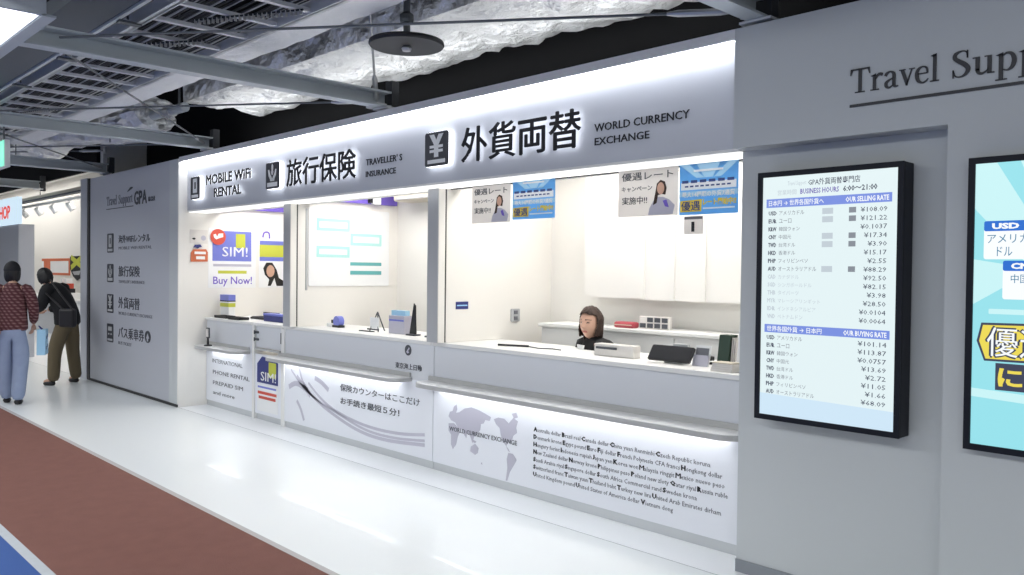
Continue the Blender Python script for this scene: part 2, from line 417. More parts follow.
def ic_yen(bm, F, a, b, c, d):
    w, h = b-a, d-c
    q = lambda *p: [(a+x*w, c+y*h) for x, y in p]
    for p in (q((.20, .93), (.40, .93), (.58, .62), (.43, .58)), q((.80, .93), (.60, .93), (.42, .62), (.57, .58)), q((.41, .26), (.59, .26), (.59, .64), (.41, .64)),
              q((.22, .53), (.78, .53), (.78, .61), (.22, .61)), q((.22, .40), (.78, .40), (.78, .48), (.22, .48))):
        prism(bm, F, p, .050, .052+.0004*len(bm.verts)/8)
    prism(bm, F, q((.12, .08), (.88, .08), (.88, .19), (.12, .19)), .050, .052)
halo_sign('backlit dark MOBILE WiFi RENTAL lettering with phone icon on the fascia', (-9.36, -9.125, 2.387, 2.638), ic_phone,
          [('MOBILE WiFi', -8.98, -7.93, 2.530, 2.634, .004), ('RENTAL', -8.78, -8.138, 2.386, 2.482, .004)], [], -8.6)
halo_sign("backlit dark characters 旅行保険 with a cupped-hands icon and small TRAVELLER' S INSURANCE beside", (-7.574, -7.312, 2.388, 2.643), ic_hands,
          [('旅行保険', -7.19, -6.016, 2.391, 2.640, .005)], [("TRAVELLER' S", -5.905, -5.396, 2.484, 2.539), ('INSURANCE', -5.907, -5.48, 2.387, 2.436)], -6.5)
halo_sign('backlit dark characters 外貨両替 with a yen icon and small WORLD CURRENCY EXCHANGE beside', (-5.04, -4.764, 2.393, 2.648), ic_yen,
          [('外貨両替', -4.627, -3.48, 2.393, 2.640, .005)], [('WORLD CURRENCY', -3.392, -2.692, 2.479, 2.528), ('EXCHANGE', -3.388, -2.969, 2.395, 2.441)], -3.9)

# lettering on the right band
t = thing('wall_lettering', (-1.0, YB, 2.39), 'large navy serif Travel Support lettering with an underline on the right wall band', 'sign')
F = FY(YB); bm = NB()
serif_word(bm, F, 'Travel', -1.733, -1.335, 2.456, .112, .0005, .006)
serif_word(bm, F, 'Support', -1.292, -.74, 2.456, .114, .0005, .006)
mk('lettering', bm, 'serif', t)
mk('underline', prism(NB(), F, rect(-1.733, -.70, 2.391, 2.404), .0005, .006), 'serif', t)
# lettering on the left panel
t = thing('panel_lettering', (-11.1, YB, 2.39), 'dark Travel Support GPA logo at the top of the grey directory panel', 'sign')
F = FY(YB); bm = NB()
serif_word(bm, F, 'Travel', -12.006, -11.61, 2.448, .118, .0005, .004)
serif_word(bm, F, 'Support', -11.55, -11.03, 2.448, .118, .0005, .004)
mk('lettering', bm, 'inklight', t)
mk('underline', prism(NB(), F, rect(-12.02, -11.01, 2.392, 2.402), .0005, .004), 'panelink', t)
mk('logo', T(F, 'GPA', -10.98, -10.545, 2.405, 2.58, .0005, .004, bold=.025), 'panelink', t)
mk('wing_mark', prism(NB(), F, [(-11.22, 2.585), (-11.02, 2.63), (-11.06, 2.645), (-11.12, 2.64), (-11.2, 2.605)], .0005, .004), 'panelink', t)
mk('small_mark', T(F, '株式会社', -10.50, -10.28, 2.425, 2.485, .0005, .004, bold=.004), 'panelink', t)
def dir_row(z0, z1, jp, u1, zt0, zt1, en, eu1, icon, label):
    t = thing('directory_row', (-11.4, YB, z0), label, 'sign', 'rows on the directory panel')
    ip = mk('icon_plate', prism(NB(), F, rrect(-11.98, -11.735, z0, z1, .02), .0005, .004), 'panelink', t)
    bm = NB(); icon(bm, lambda u, v, w: F(u, v, w-.046), -11.98, -11.735, z0, z1); mk('icon_symbol', bm, 'post', ip)
    mk('lettering', T(F, jp, -11.54, u1, zt0, zt1, .0005, .004, bold=.004), 'panelink', t)
    mk('small_lettering', T(F, en, -11.54, eu1, zt0-.085, zt0-.045, .0005, .003), 'inklight', t)
    return t
def ic_bus(bm, F, a, b, c, d):
    w, h = b-a, d-c
    q = lambda *p: [(a+x*w, c+y*h) for x, y in p]
    for p in (q((.22, .62), (.78, .62), (.78, .84), (.22, .84)), q((.2, .40), (.40, .40), (.40, .48), (.2, .48)), q((.6, .40), (.8, .40), (.8, .48), (.6, .48)), q((.12, .08), (.88, .08), (.88, .19), (.12, .19))):
        prism(bm, F, p, .050, .052)
dir_row(1.809, 2.067, '海外WiFiレンタル', -10.44, 1.93, 2.035, 'MOBILE WiFi RENTAL', -10.38, ic_phone, 'topmost directory row on the grey panel, phone icon and WiFi lettering')
dir_row(1.41, 1.657, '旅行保険', -10.78, 1.49, 1.63, "TRAVELLER' S INSURANCE", -10.62, ic_hands, 'directory row reading 旅行保険 on the grey panel')
dir_row(.997, 1.248, '外貨両替', -10.78, 1.072, 1.222, 'WORLD CURRENCY EXCHANGE', -10.36, ic_yen, 'directory row reading 外貨両替 on the grey panel')
t = dir_row(.60, .848, 'バス乗車券', -10.63, .68, .83, 'BUS TICKET', -11.06, ic_bus, 'lowest directory row on the grey panel, bus icon, ticket lettering and round arrow mark')
bm = NB(); prism(bm, F, disc(-10.505, .755, .095, .075), .0005, .004); mk('arrow_disc', bm, 'panelink', t)
mk('arrow', prism(NB(), F, [(-10.55, .735), (-10.50, .80), (-10.45, .735), (-10.485, .735), (-10.485, .70), (-10.525, .70), (-10.525, .735)], .004, .006), 'panel', t)

# ------------------------------------------------------------------ counters
def slab_round(bm, x0, x1, yf, yb, z0, z1, r, left=True, right=True, mi=0):
    p = []
    def arc(cx, cy, a0, a1, n=8):
        for k in range(n+1):
            a = math.radians(a0+(a1-a0)*k/n); p.append((cx+r*math.cos(a), cy+r*math.sin(a)))
    p.append((x1, yb)); p.append((x0, yb))
    if left: arc(x0+r, yf+r, 180, 270)
    else: p.append((x0, yf))
    if right: arc(x1-r, yf+r, 270, 360)
    else: p.append((x1, yf))
    return prism(bm, lambda u, v, w: Vector((u, v, w)), p, z0, z1, mi)
def counter(x0, x1, lx0, lx1, label, lr=(True, True)):
    t = thing('service_counter', ((x0+x1)/2, 4.4, 0), label, 'counter', 'counters along the shop front')
    mk('lower_panel', B(x0, x1, YC, YC+.03, .065, .70), 'counterp', t)
    mk('kickboard', B(x0, x1, YC+.012, YC+.03, 0, .065), 'kick', t)
    mk('upper_panel', B(x0, x1, YC+.006, YC+.03, .70, 1.005), 'counter', t)
    mk('countertop', B(x0, x1, YC-.02, 4.80, 1.005, 1.036, bev=.004), 'white', t)
    mk('carcass', B(x0+.01, x1-.01, YC+.03, 4.30, 0, 1.005), 'white', t)
    bm = NB(); slab_round(bm, lx0, lx1, 3.985, YC, .685, .716, .14, *lr)
    g = mk('ledge', bm, 'ledge', t)
    bm = NB(); slab_round(bm, lx0+.006, lx1-.006, 3.991, YC, .716, .720, .135, *lr); mk('ledge_top', bm, 'ledget', g)
    mk('light_strip', B(lx0+.16, lx1-.16, 4.13, 4.15, .679, .685), 'ledstrip', t)
    mk('ledge_upstand', B(lx0+.02, lx1-.02, YC-.012, YC+.006, .72, .755), 'ledge', t)
    return t
c1 = counter(-9.56, -8.385, -9.55, -8.45, 'white counter under the MOBILE WiFi RENTAL sign, PHONE RENTAL text on its front')
c2 = counter(-7.69, -5.268, -7.83, -5.55, 'white counter under the 旅行保険 sign, grey brush strokes on its front')
c3 = counter(-5.26, -2.385, -5.335, -2.39, 'long white counter at the right, world map and currency list on its front')
F = FY(YC)
bm = NB()
for body, a, b, c, d, k in (('INTERNATIONAL', -9.393, -8.63, .515, .56, .0), ('PHONE RENTAL', -9.38, -8.46, .385, .43, .004), ('PREPAID SIM', -9.375, -8.615, .262, .307, .004), ('and more', -9.372, -8.82, .15, .19, .004)):
    text(bm, F, body, a, b, c, d, .0005, .002, bold=k)
mk('lettering', bm, 'ink2', c1)
# brush strokes of counter two
def brush(pts, w):
    bm = NB()
    p = smooth_pts([(a, b, w) for a, b in pts], 8)
    for k in range(len(p)-1):
        prism(bm, F, stroke_polys([p[k], p[k+1]], False)[0], .0004, .0014)
    mk('brush_stroke', bm, 'lav2', c2)
brush([(-7.56, .60), (-7.30, .44), (-7.0, .34), (-6.6, .25), (-6.2, .18), (-5.8, .175), (-5.37, .215)], .022)
brush([(-7.44, .55), (-7.1, .36), (-6.7, .235), (-6.3, .155), (-5.9, .14), (-5.37, .18)], .03)
brush([(-7.22, .50), (-6.9, .34), (-6.5, .25), (-6.1, .215), (-5.7, .225), (-5.37, .265)], .026)
brush([(-7.60, .42), (-7.46, .47), (-7.30, .44), (-7.18, .38)], .05); brush([(-7.40, .66), (-7.34, .52), (-7.22, .44)], .028); brush([(-7.1, .56), (-6.98, .53), (-6.85, .47)], .045); brush([(-7.44, .30), (-7.36, .22), (-7.30, .12)], .035)
bm = NB()
text(bm, F, '保険カウンターはここだけ', -6.645, -5.437, .487, .552, .0015, .003, bold=.005)
text(bm, F, 'お手続き最短５分！', -6.64, -5.72, .365, .428, .0015, .003, bold=.012)
mk('lettering', bm, 'ink2', c2)
FU = FY(YC+.006)
e = mk('emblem', prism(NB(), FU, disc(-5.612, .94, .045, .045), .0005, .003), 'ink2', c2)
mk('emblem_swirl', prism(NB(), FU, [(-5.635, .925), (-5.60, .965), (-5.588, .955), (-5.61, .935), (-5.595, .92), (-5.62, .912)], .003, .004), 'lav', e)
mk('company_lettering', T(FU, '東京海上日動', -5.79, -5.425, .777, .828, .0005, .003, bold=.006), 'ink2', c2)
# world map, Pacific in the middle, and the currency list
def mp(u, v): return (-5.065+u*.80, .60-v*.47)
land = [
 [(.0, .30), (.02, .22), (.06, .20), (.08, .12), (.12, .08), (.13, .16), (.11, .22), (.16, .20), (.24, .12), (.34, .08), (.44, .10), (.54, .14), (.62, .18), (.60, .24), (.54, .24), (.52, .30), (.48, .32), (.47, .42), (.42, .50), (.38, .56), (.36, .66), (.33, .56), (.28, .50), (.27, .60), (.24, .56), (.22, .48), (.15, .46), (.10, .38), (.04, .36)],
 [(.0, .42), (.08, .40), (.15, .46), (.17, .54), (.14, .62), (.12, .74), (.07, .84), (.04, .76), (.04, .60), (.0, .54)],
 [(.34, .72), (.40, .66), (.45, .72), (.44, .80), (.40, .84), (.33, .80)],
 [(.36, .60), (.42, .62), (.40, .65), (.36, .64)],
 [(.66, .20), (.72, .16), (.80, .16), (.86, .22), (.92, .12), (.98, .16), (.96, .26), (.97, .34), (.92, .40), (.90, .50), (.86, .52), (.83, .58), (.80, .54), (.76, .44), (.74, .32), (.69, .27)],
 [(.83, .58), (.86, .62), (.88, .66), (.86, .65)],
 [(.86, .68), (.92, .68), (.97, .76), (.93, .86), (.88, .98), (.85, 1.12), (.83, 1.12), (.85, .92), (.84, .78)],
 [(.90, .06), (.96, .03), (.98, .10), (.93, .13)],
 [(.485, .96), (.50, .93), (.505, .97)],
]
bm = NB()
for p in land: prism(bm, F, [mp(*q) for q in p], .0004, .0012)
mk('world_map', bm, 'lav', c3)
mk('map_lettering', T(F, 'WORLD CURRENCY EXCHANGE', -5.053, -4.287, .348, .382, .0015, .003, bold=.006), 'ink2', c3)
rows = ['Australia dollar|Brazil real|Canada dollar|China yuan Renminbi|Czech Republic koruna', 'Denmark krone|Egypt pound|Euro|Fiji dollar|French Polynesia CFA francs|Hongkong dollar',
        'Hungary forint|Indonesia rupiah|Japan yen|Korea won|Malaysia ringgit|Mexico nuevo peso', 'New Zealand dollar|Norway krone|Philippines peso|Poland new zloty|Qatar riyal|Russia ruble',
        'Saudi Arabia riyal|Singapore dollar|South Africa Commercial rand|Sweden krona', 'Switzerland franc|Taiwan yuan|Thailand baht|Turkey new lira|United Arab Emirates dirham',
        'United Kingdom pound|United States of America dollar|Vietnam dong']
nx = [(-2.67, .0), (-2.59, 0), (-2.574, 0), (-2.553, 0), (-2.759, 0), (-2.595, 0), (-2.927, 0)]
def list_row(r, u0, u1, zb, low, cap):
    """each currency starts with a heavier capital; the rest of its name runs on in light letters"""
    ent = r.split('|'); key = lambda t, bo: TC.setdefault((t, bo, 1, 1.), text_shape(t, bo, 1, 1.))
    ext = lambda sh: (min(v.x for v in sh[0]), max(v.x for v in sh[0]), min(v.y for v in sh[0]), max(v.y for v in sh[0]))
    segs = []; x = 0
    for e in ent:
        c = ext(key(e[0], .05)); q = ext(key(e[1:], 0.))
        segs.append((e, x, c, q)); x += (c[1]-c[0])*1.15+.06+(q[1]-q[0])+.22
    sc_ = (u1-u0)/(x-.22); hz = .030
    for e, x0, c, q in segs:
        text(cap, F, e[0], u0+x0*sc_, u0+(x0+(c[1]-c[0])*1.15)*sc_, zb, zb+.032, .0004, .0018, bold=.05, res=1)
        xx = x0+(c[1]-c[0])*1.15+.06
        text(low, F, e[1:], u0+xx*sc_, u0+(xx+q[1]-q[0])*sc_, zb+q[2]*hz/.73, zb+q[3]*hz/.73, .0004, .0016, res=1)
for k, r in enumerate(rows):
    low, cap = NB(), NB(); list_row(r, -4.12, nx[k][0], .478-.0533*k, low, cap)
    g = mk('list_row', low, 'inkmid', c3); mk('row_capitals', cap, 'ink', g)
# flap gate between counters one and two
t = thing('counter_gate', (-8.03, YC, 0), 'narrow white counter gate with dark hinges between the first two counters', 'gate')
mk('lower_panel', B(-8.335, -7.76, YC+.004, YC+.03, .065, .70), 'counterp', t)
mk('kickboard', B(-8.335, -7.76, YC+.02, YC+.04, 0, .065), 'kick', t)
mk('upper_panel', B(-8.335, -7.76, YC+.012, YC+.036, .77, 1.0), 'counter', t)
mk('flap_top', B(-8.36, -7.72, YC-.02, 4.8, 1.004, 1.036, bev=.004), 'white', t)
mk('lower_shelf', B(-8.32, -7.77, YC-.02, YC+.02, .745, .765), 'ledge', t)
for zz in (.855, .93):
    b = NB(); box(b, -8.36, -8.27, YC-.008, YC+.012, zz-.012, zz+.012, bev=.003); tube(b, [(-8.33, YC-.012, zz-.02), (-8.33, YC-.012, zz+.02)], .008); mk('hinge', b, 'ink2', t)
b = NB(); box(b, -7.765, -7.745, YC-.012, YC+.012, .84, .955, bev=.004); mk('latch', b, 'black', t)
for xx, lab in ((-8.36, 'white counter end post left of the navy SIM poster'), (-7.725, 'white counter end post right of the navy SIM poster')):
    mk('counter_post', B(xx-.025, xx+.022 if xx < -8 else xx+.035, YC-.01, YC+.05, 0, 1.003), 'white', label=lab, cat='post', group='counter end posts')

# posters standing on the gate front
FG = FY(YC+.004)
t = thing('sim_poster', (-8.06, YC, .17), 'navy poster with SIM! lettering on the narrow gate panel', 'poster')
mk('card', prism(NB(), FG, [(-8.287, .40), (-7.835, .40), (-7.835, .635), (-7.95, .665), (-8.18, .68), (-8.287, .60)], .0006, .004), 'navy', t)
mk('block', prism(NB(), FG, rect(-8.03, -7.87, .47, .63), .004, .005), 'yelgreen', t)
mk('lettering', T(FG, 'SIM!', -8.2, -7.87, .425, .52, .005, .007, bold=.006), 'pwhite', t)
mk('lower_card', prism(NB(), FG, rect(-8.287, -7.835, .10, .385), .0006, .003), 'pwhite', t)
each('red_line', FG, [rect(a, b, .28-.05*k, .31-.05*k) for k, (a, b) in enumerate(((-8.27, -7.86), (-8.25, -7.88)))], .003, .004, 'red', t)
mk('blue_line', prism(NB(), FG, rect(-8.27, -7.87, .345, .365), .003, .004), 'simblue', t)

# ------------------------------------------------------------------ window posters (A3, hanging at the shutter line)
def poster_white(x0, x1, z0, z1, label):
    t = thing('rate_poster', ((x0+x1)/2, 4.2, z0), label, 'poster', 'campaign posters hanging in the window'); F = FY(4.205); w = x1-x0; h = z1-z0
    mk('sheet', prism(NB(), F, rrect(x0, x1, z0, z1, .008), .0, .003), 'sheetw', t)
    bm = NB()
    text(bm, F, '優遇レート', x0+.06*w, x0+.92*w, z0+.76*h, z0+.93*h, .003, .0045, bold=.006)
    text(bm, F, 'キャンペーン', x0+.06*w, x0+.58*w, z0+.53*h, z0+.64*h, .003, .0045, bold=.01)
    text(bm, F, '実施中!!', x0+.07*w, x0+.5*w, z0+.26*h, z0+.42*h, .003, .0045, bold=.008)
    mk('lettering', bm, 'ink2', t)
    q = lambda *p: [(x0+a*w, z0+b*h) for a, b in p]
    pic = mk('woman_picture', prism(NB(), F, q((.52, .02), (.92, .02), (.95, .2), (.86, .32), (.76, .38), (.68, .38), (.60, .30), (.54, .16)), .003, .004), 'lav', t)
    mk('picture_hair', prism(NB(), F, q((.60, .22), (.64, .5), (.66, .66), (.72, .73), (.79, .69), (.82, .56), (.80, .42), (.74, .44), (.68, .42), (.66, .26)), .004, .005), 'hair', pic)
    mk('picture_face', prism(NB(), F, [(x0+.725*w+.058*w*math.cos(a), z0+.555*h+.125*h*math.sin(a)) for a in [2*PI*k/16 for k in range(16)]], .005, .006), 'skin', pic)
    mk('picture_scarf', prism(NB(), F, q((.76, .3), (.82, .32), (.86, .16), (.80, .18)), .005, .006), 'purple', pic)
def poster_blue(x0, x1, z0, z1, label):
    t = thing('blue_poster', ((x0+x1)/2, 4.2, z0), label, 'poster', 'blue campaign posters hanging in the window'); F = FY(4.205); w = x1-x0; h = z1-z0
    q = lambda *p: [(x0+a*w, z0+b*h) for a, b in p]
    mk('sheet', prism(NB(), F, rrect(x0, x1, z0, z1, .004), .0, .003), 'sheetb', t)
    bm = NB()
    prism(bm, F, q((.0, 1), (.16, 1), (.44, .72), (.3, .72)), .003, .0034); prism(bm, F, q((.84, 1), (1, 1), (.72, .72), (.6, .72)), .003, .0034); prism(bm, F, q((.3, .99), (.7, .99), (.58, .72), (.44, .72)), .003, .0034)
    prism(bm, F, q((0, .36), (1, .36), (1, .46), (0, .46)), .003, .0034); mk('rays', bm, 'psky', t)
    mk('white_band', prism(NB(), F, q((.03, .49), (.97, .49), (.97, .64), (.03, .64)), .0034, .004), 'pwhite', t)
    bm = NB()
    for k in range(6): prism(bm, F, q((.05+.155*k, .625), (.16+.155*k, .625), (.16+.155*k, .68), (.05+.155*k, .68)), .004, .005)
    for k in range(9): prism(bm, F, q((.1+.09*k, .545), (.16+.09*k, .545), (.16+.09*k, .575), (.1+.09*k, .575)), .004, .005)
    mk('band_print', bm, 'pnavy', t)
    bm = NB(); text(bm, F, '最大14種類の外貨7通貨', x0+.05*w, x0+.95*w, z0+.345*h, z0+.455*h, .0036, .005, bold=.02)
    prism(bm, F, q((.42, .10), (.95, .10), (.95, .13), (.42, .13)), .003, .005); prism(bm, F, q((.25, .84), (.75, .84), (.75, .88), (.25, .88)), .0036, .005); mk('white_print', bm, 'pwhite', t)
    mk('yellow_patch', prism(NB(), F, q((.02, .06), (.39, .06), (.40, .30), (.02, .28)), .003, .0045), 'pyel', t)
    mk('patch_lettering', T(F, '優遇', x0+.04*w, x0+.37*w, z0+.08*h, z0+.27*h, .0045, .006, bold=.006), 'pnavy', t)
    mk('yellow_lettering', T(F, 'レート開始中!!', x0+.42*w, x0+.97*w, z0+.17*h, z0+.31*h, .003, .005, bold=.035), 'pyel', t)
poster_white(-4.835, -4.408, 1.972, 2.254, 'white rate campaign poster at the left of the currency window')
poster_blue(-4.385, -3.962, 1.985, 2.285, 'blue campaign poster at the left of the currency window, beside the white one')
poster_white(-3.40, -2.94, 1.962, 2.262, 'white rate campaign poster in the middle of the currency window')
poster_blue(-2.93, -2.53, 1.956, 2.258, 'blue campaign poster at the right end of the currency window')
t = thing('window_number', (-2.835, 4.21, 1.85), 'small white hanging plate with a black figure 1 below the right blue poster', 'sign')
mk('plate', B(-2.90, -2.765, 4.21, 4.214, 1.842, 1.95, bev=.001), 'sheetw', t)
mk('figure', T(FY(4.21), '1', -2.845, -2.825, 1.856, 1.915, .0005, .003, bold=.02), 'ink', t)
mk('heading', B(-2.895, -2.77, 4.207, 4.2095, 1.93, 1.946), 'inklight', t)

# ------------------------------------------------------------------ things inside the booths
FL = FX(XL)
t = thing('sim_sign', (XL, 4.49, 1.40), 'violet-blue SIM! poster with Buy Now! below on the left booth wall', 'poster')
mk('sheet', prism(NB(), FL, rect(4.20, 4.80, 1.38, 2.09), .0005, .003), 'pwhite', t)
mk('blue_field', prism(NB(), FL, rect(4.25, 4.74, 1.70, 2.06), .003, .005), 'simblue', t)
mk('yellow_block', prism(NB(), FL, rect(4.54, 4.66, 1.86, 2.03), .005, .006), 'yelgreen', t)
mk('sim_lettering', T(FL, 'SIM!', 4.37, 4.69, 1.755, 1.87, .006, .008, bold=.006), 'pwhite', t)
mk('small_line', prism(NB(), FL, rect(4.26, 4.74, 1.635, 1.665), .003, .005), 'lav', t)
mk('yellow_line', prism(NB(), FL, rect(4.32, 4.68, 1.55, 1.585), .003, .005), 'yelgreen', t)
mk('lettering', T(FL, 'Buy Now!', 4.26, 4.75, 1.395, 1.515, .003, .005, bold=.01), 'purple', t)
t = thing('round_badge', (XL, 4.315, 1.89), 'round red badge on the corner of the SIM! poster', 'badge')
mk('disc', prism(NB(), FL, disc(4.315, 1.985, .095, .095), .009, .014), 'red', t)
mk('white_scrawl', prism(NB(), FL, [(4.255, 2.01), (4.285, 2.02), (4.30, 1.985), (4.32, 2.025), (4.375, 2.03), (4.375, 1.985), (4.34, 1.975), (4.29, 1.955), (4.265, 1.975)], .014, .016), 'pwhite', t)
t = thing('orange_sign', (XL, 4.05, 1.68), 'orange-red tag sign with a dark top ornament on the left booth wall', 'sign')
mk('board', prism(NB(), FL, [(3.99, 1.685), (4.19, 1.69), (4.19, 1.80), (4.17, 1.835), (4.02, 1.83), (3.99, 1.79)], .0005, .012), 'orange', t)
each('white_line', FL, (rect(4.03, 4.165, 1.775, 1.805), rect(4.05, 4.155, 1.715, 1.75)), .012, .014, 'pwhite', t)
mk('ornament', prism(NB(), FL, [(4.02, 1.85), (4.04, 1.885), (4.10, 1.89), (4.12, 1.86), (4.09, 1.855), (4.07, 1.84), (4.05, 1.855)], .0005, .012), 'navy', t)
t = thing('small_notice', (XL, 4.06, 1.93), 'pale notice with a small black mark beside the sign end, left booth wall', 'notice')
mk('sheet', prism(NB(), FL, rect(3.98, 4.19, 1.90, 2.06), .0005, .003), 'pbg', t)
mk('mark', prism(NB(), FL, [(4.0, 1.955), (4.03, 1.968), (4.05, 1.955), (4.03, 1.94)], .003, .005), 'ink', t)
mk('grey_disc', prism(NB(), FL, disc(4.14, 1.965, .03, .03), .003, .004), 'lav', t)
t = thing('striped_poster', (XL, 5.0, 1.39), 'poster with blue and yellow bars over a picture of a long-haired woman', 'poster')
mk('sheet', prism(NB(), FL, rect(4.84, 5.20, 1.38, 2.08), .0005, .003), 'pwhite', t)
each('blue_bar', FL, (rect(4.85, 5.20, 1.91, 1.96), rect(4.85, 5.20, 1.71, 1.76)), .003, .005, 'simblue', t)
mk('yellow_bar', prism(NB(), FL, rect(4.85, 5.20, 1.76, 1.91), .003, .005), 'yelgreen', t)
bm = NB(); prism(bm, FL, stroke_polys([(4.89, 2.0, .02), (4.91, 2.06, .02), (4.97, 2.06, .02), (4.98, 1.99, .02)])[0], .003, .005); mk('emblem', bm, 'purple', t)
hp = mk('picture_hair', prism(NB(), FL, [(4.90, 1.62), (4.94, 1.69), (5.02, 1.69), (5.08, 1.60), (5.11, 1.50), (5.18, 1.46), (5.18, 1.40), (5.08, 1.40), (5.05, 1.50), (5.0, 1.40), (4.96, 1.40), (4.98, 1.48), (4.92, 1.54)], .003, .005), 'hairb', t)
mk('picture_face', prism(NB(), FL, disc(4.995, 1.585, .055, .075, 16), .005, .007), 'skin', hp)
# purple boards along the tops of the side walls
mk('purple_board', B(XL+.002, XL+.05, 4.42, 5.36, 2.325, 2.45), 'purple', label='purple board high on the left booth wall under the soffit', cat='board', group='purple boards on booth walls')
t = thing('purple_board', (-7.43, 5.0, 2.31), 'purple board with a small white clip high on the wall above the teal poster', 'board', 'purple boards on booth walls')
mk('board', B(-7.452, -7.41, 4.45, 5.36, 2.31, 2.45), 'purple', t)
mk('clip', B(-7.41, -7.36, 5.02, 5.12, 2.305, 2.43, bev=.008), 'pwhite', t); mk('clip_band', B(-7.41, -7.375, 4.98, 5.02, 2.32, 2.43), 'ink', t)
# teal table poster on the side wall of the insurance booth
FM = FX(-7.452)
t = thing('teal_poster', (-7.45, 4.77, 1.45), 'large white poster with pale teal boxes on the wall of the insurance booth', 'poster')
mk('sheet', prism(NB(), FM, rrect(4.30, 5.28, 1.44, 2.24, .02), .0005, .010), 'pwhite', t)
for a, b, c, d in ((4.39, 4.78, 2.005, 2.13), (4.79, 5.18, 1.865, 1.99), (4.39, 4.78, 1.735, 1.85)):
    g = mk('teal_box', prism(NB(), FM, rect(a, b, c, d), .010, .012), 'teal', t)
    mk('box_inside', prism(NB(), FM, rect(a+.03, b-.03, c+.03, d-.03), .012, .013), 'pwhite', g)
each('teal_bar', FM, (rect(4.79, 5.18, 1.655, 1.69), rect(4.79, 5.18, 1.56, 1.60)), .010, .012, 'teald', t)
mk('frame_line', prism(NB(), FM, rect(4.27, 4.29, 1.40, 2.22), .0005, .008), 'post', t)
t = thing('air_conditioner', (-6.75, 5.3, 2.30), 'beige wall box at the top of the back wall of the insurance booth', 'box')
mk('body', B(-7.18, -6.3, 5.14, 5.398, 2.33, 2.50, bev=.02), 'beige', t); mk('slot', B(-7.12, -6.36, 5.13, 5.16, 2.345, 2.37), 'post', t)

# desk of the first counter
t = thing('sim_package', (-9.42, 4.35, 1.036), 'purple and yellow boxed package standing on the first counter', 'box')
mk('carton', B(-9.50, -9.28, 4.32, 4.40, 1.036, 1.30, bev=.006), 'pwhite', t)
mk('purple_top', B(-9.502, -9.278, 4.317, 4.403, 1.235, 1.302), 'simblue', t); mk('dark_line', B(-9.503, -9.277, 4.316, 4.404, 1.222, 1.235), 'ink', t); mk('yellow_band', B(-9.502, -9.278, 4.317, 4.403, 1.16, 1.205), 'yelgreen', t)
def tray(name, x0, x1, y0, y1, h, label, m='black'):
    t = thing(name, ((x0+x1)/2, (y0+y1)/2, 1.036), label, 'tray', 'dark trays on the first counter')
    mk('base', B(x0, x1, y0, y1, 1.036, 1.036+h*.4, bev=.004), m, t)
    bm = NB(); box(bm, x0, x1, y0, y0+.012, 1.036+h*.4, 1.036+h); box(bm, x0, x1, y1-.012, y1, 1.036+h*.4, 1.036+h); box(bm, x0, x0+.012, y0+.012, y1-.012, 1.036+h*.4, 1.036+h); box(bm, x1-.012, x1, y0+.012, y1-.012, 1.036+h*.4, 1.036+h)
    mk('rim', bm, m, t)
tray('coin_tray', -9.40, -9.10, 4.20, 4.32, .03, 'shallow black tray at the left end of the first counter')
tray('coin_tray', -9.0, -8.72, 4.18, 4.30, .03, 'shallow black tray on the first counter left of the keyboard')
t = thing('keyboard', (-8.75, 4.5, 1.036), 'dark keyboard propped on the first counter left of the navy box', 'keyboard')
mk('case', B(-8.98, -8.58, 4.44, 4.60, 1.036, 1.06, bev=.006), 'black', t); mk('raised_back', B(-8.95, -8.62, 4.585, 4.62, 1.055, 1.11, bev=.004), 'ink', t)
bm = NB()
for i in range(10):
    for j in range(4): box(bm, -8.965+i*.037, -8.935+i*.037, 4.455+j*.031, 4.48+j*.031, 1.06, 1.066)
mk('keys', bm, 'ink2', t)
t = thing('navy_box', (-8.15, 4.42, 1.036), 'navy box lying on the counter beside the partition post', 'box')
mk('carton', B(-8.50, -7.62, 4.36, 4.46, 1.036, 1.115, bev=.006), 'navy', t); mk('lid', B(-8.505, -7.615, 4.355, 4.465, 1.10, 1.12, bev=.003), 'simblue', t)
t = thing('phone_stand', (-9.27, 4.06, .72), 'small dark figure-shaped stand on the first ledge', 'stand')
bm = NB(); lathe(bm, (-9.27, 4.07, .72), [(.045, 0), (.045, .012), (.012, .018), (.010, .10)], 16); mk('base', bm, 'black', t)
bm = NB(); box(bm, -9.31, -9.23, 4.062, 4.078, .81, .93, bev=.006); mk('cradle', bm, 'ink2', t); mk('screen', B(-9.30, -9.24, 4.056, 4.062, .825, .915), 'pbg', t)

# desk of the second counter
t = thing('tape_dispenser', (-7.2, 4.48, 1.036), 'blue and white tape dispenser on the second counter', 'tape dispenser')
bm = NB(); box(bm, -7.31, -7.20, 4.43, 4.49, 1.036, 1.075, bev=.008); mk('base', bm, 'pwhite', t)
bm = NB(); tube(bm, [(-7.13, 4.43, 1.095), (-7.13, 4.49, 1.095)], .055, 20); mk('roll', bm, 'simblue', t)
bm = NB(); box(bm, -7.24, -7.19, 4.44, 4.48, 1.075, 1.11, bev=.004); mk('cutter', bm, 'black', t); bm = NB(); box(bm, -7.20, -7.07, 4.425, 4.495, 1.036, 1.06, bev=.006); mk('foot', bm, 'black', t)
t = thing('card_easel', (-6.4, 4.42, 1.036), 'small grey wire easel holding a card on the second counter', 'stand')
bm = NB()
for a in ((-6.50, 4.40), (-6.36, 4.40)): tube(bm, [(a[0], a[1], 1.04), (-6.43, 4.44, 1.22)], .006)
tube(bm, [(-6.43, 4.52, 1.04), (-6.43, 4.44, 1.22)], .006); tube(bm, [(-6.52, 4.39, 1.06), (-6.34, 4.39, 1.06)], .007); mk('frame', bm, 'ink2', t)
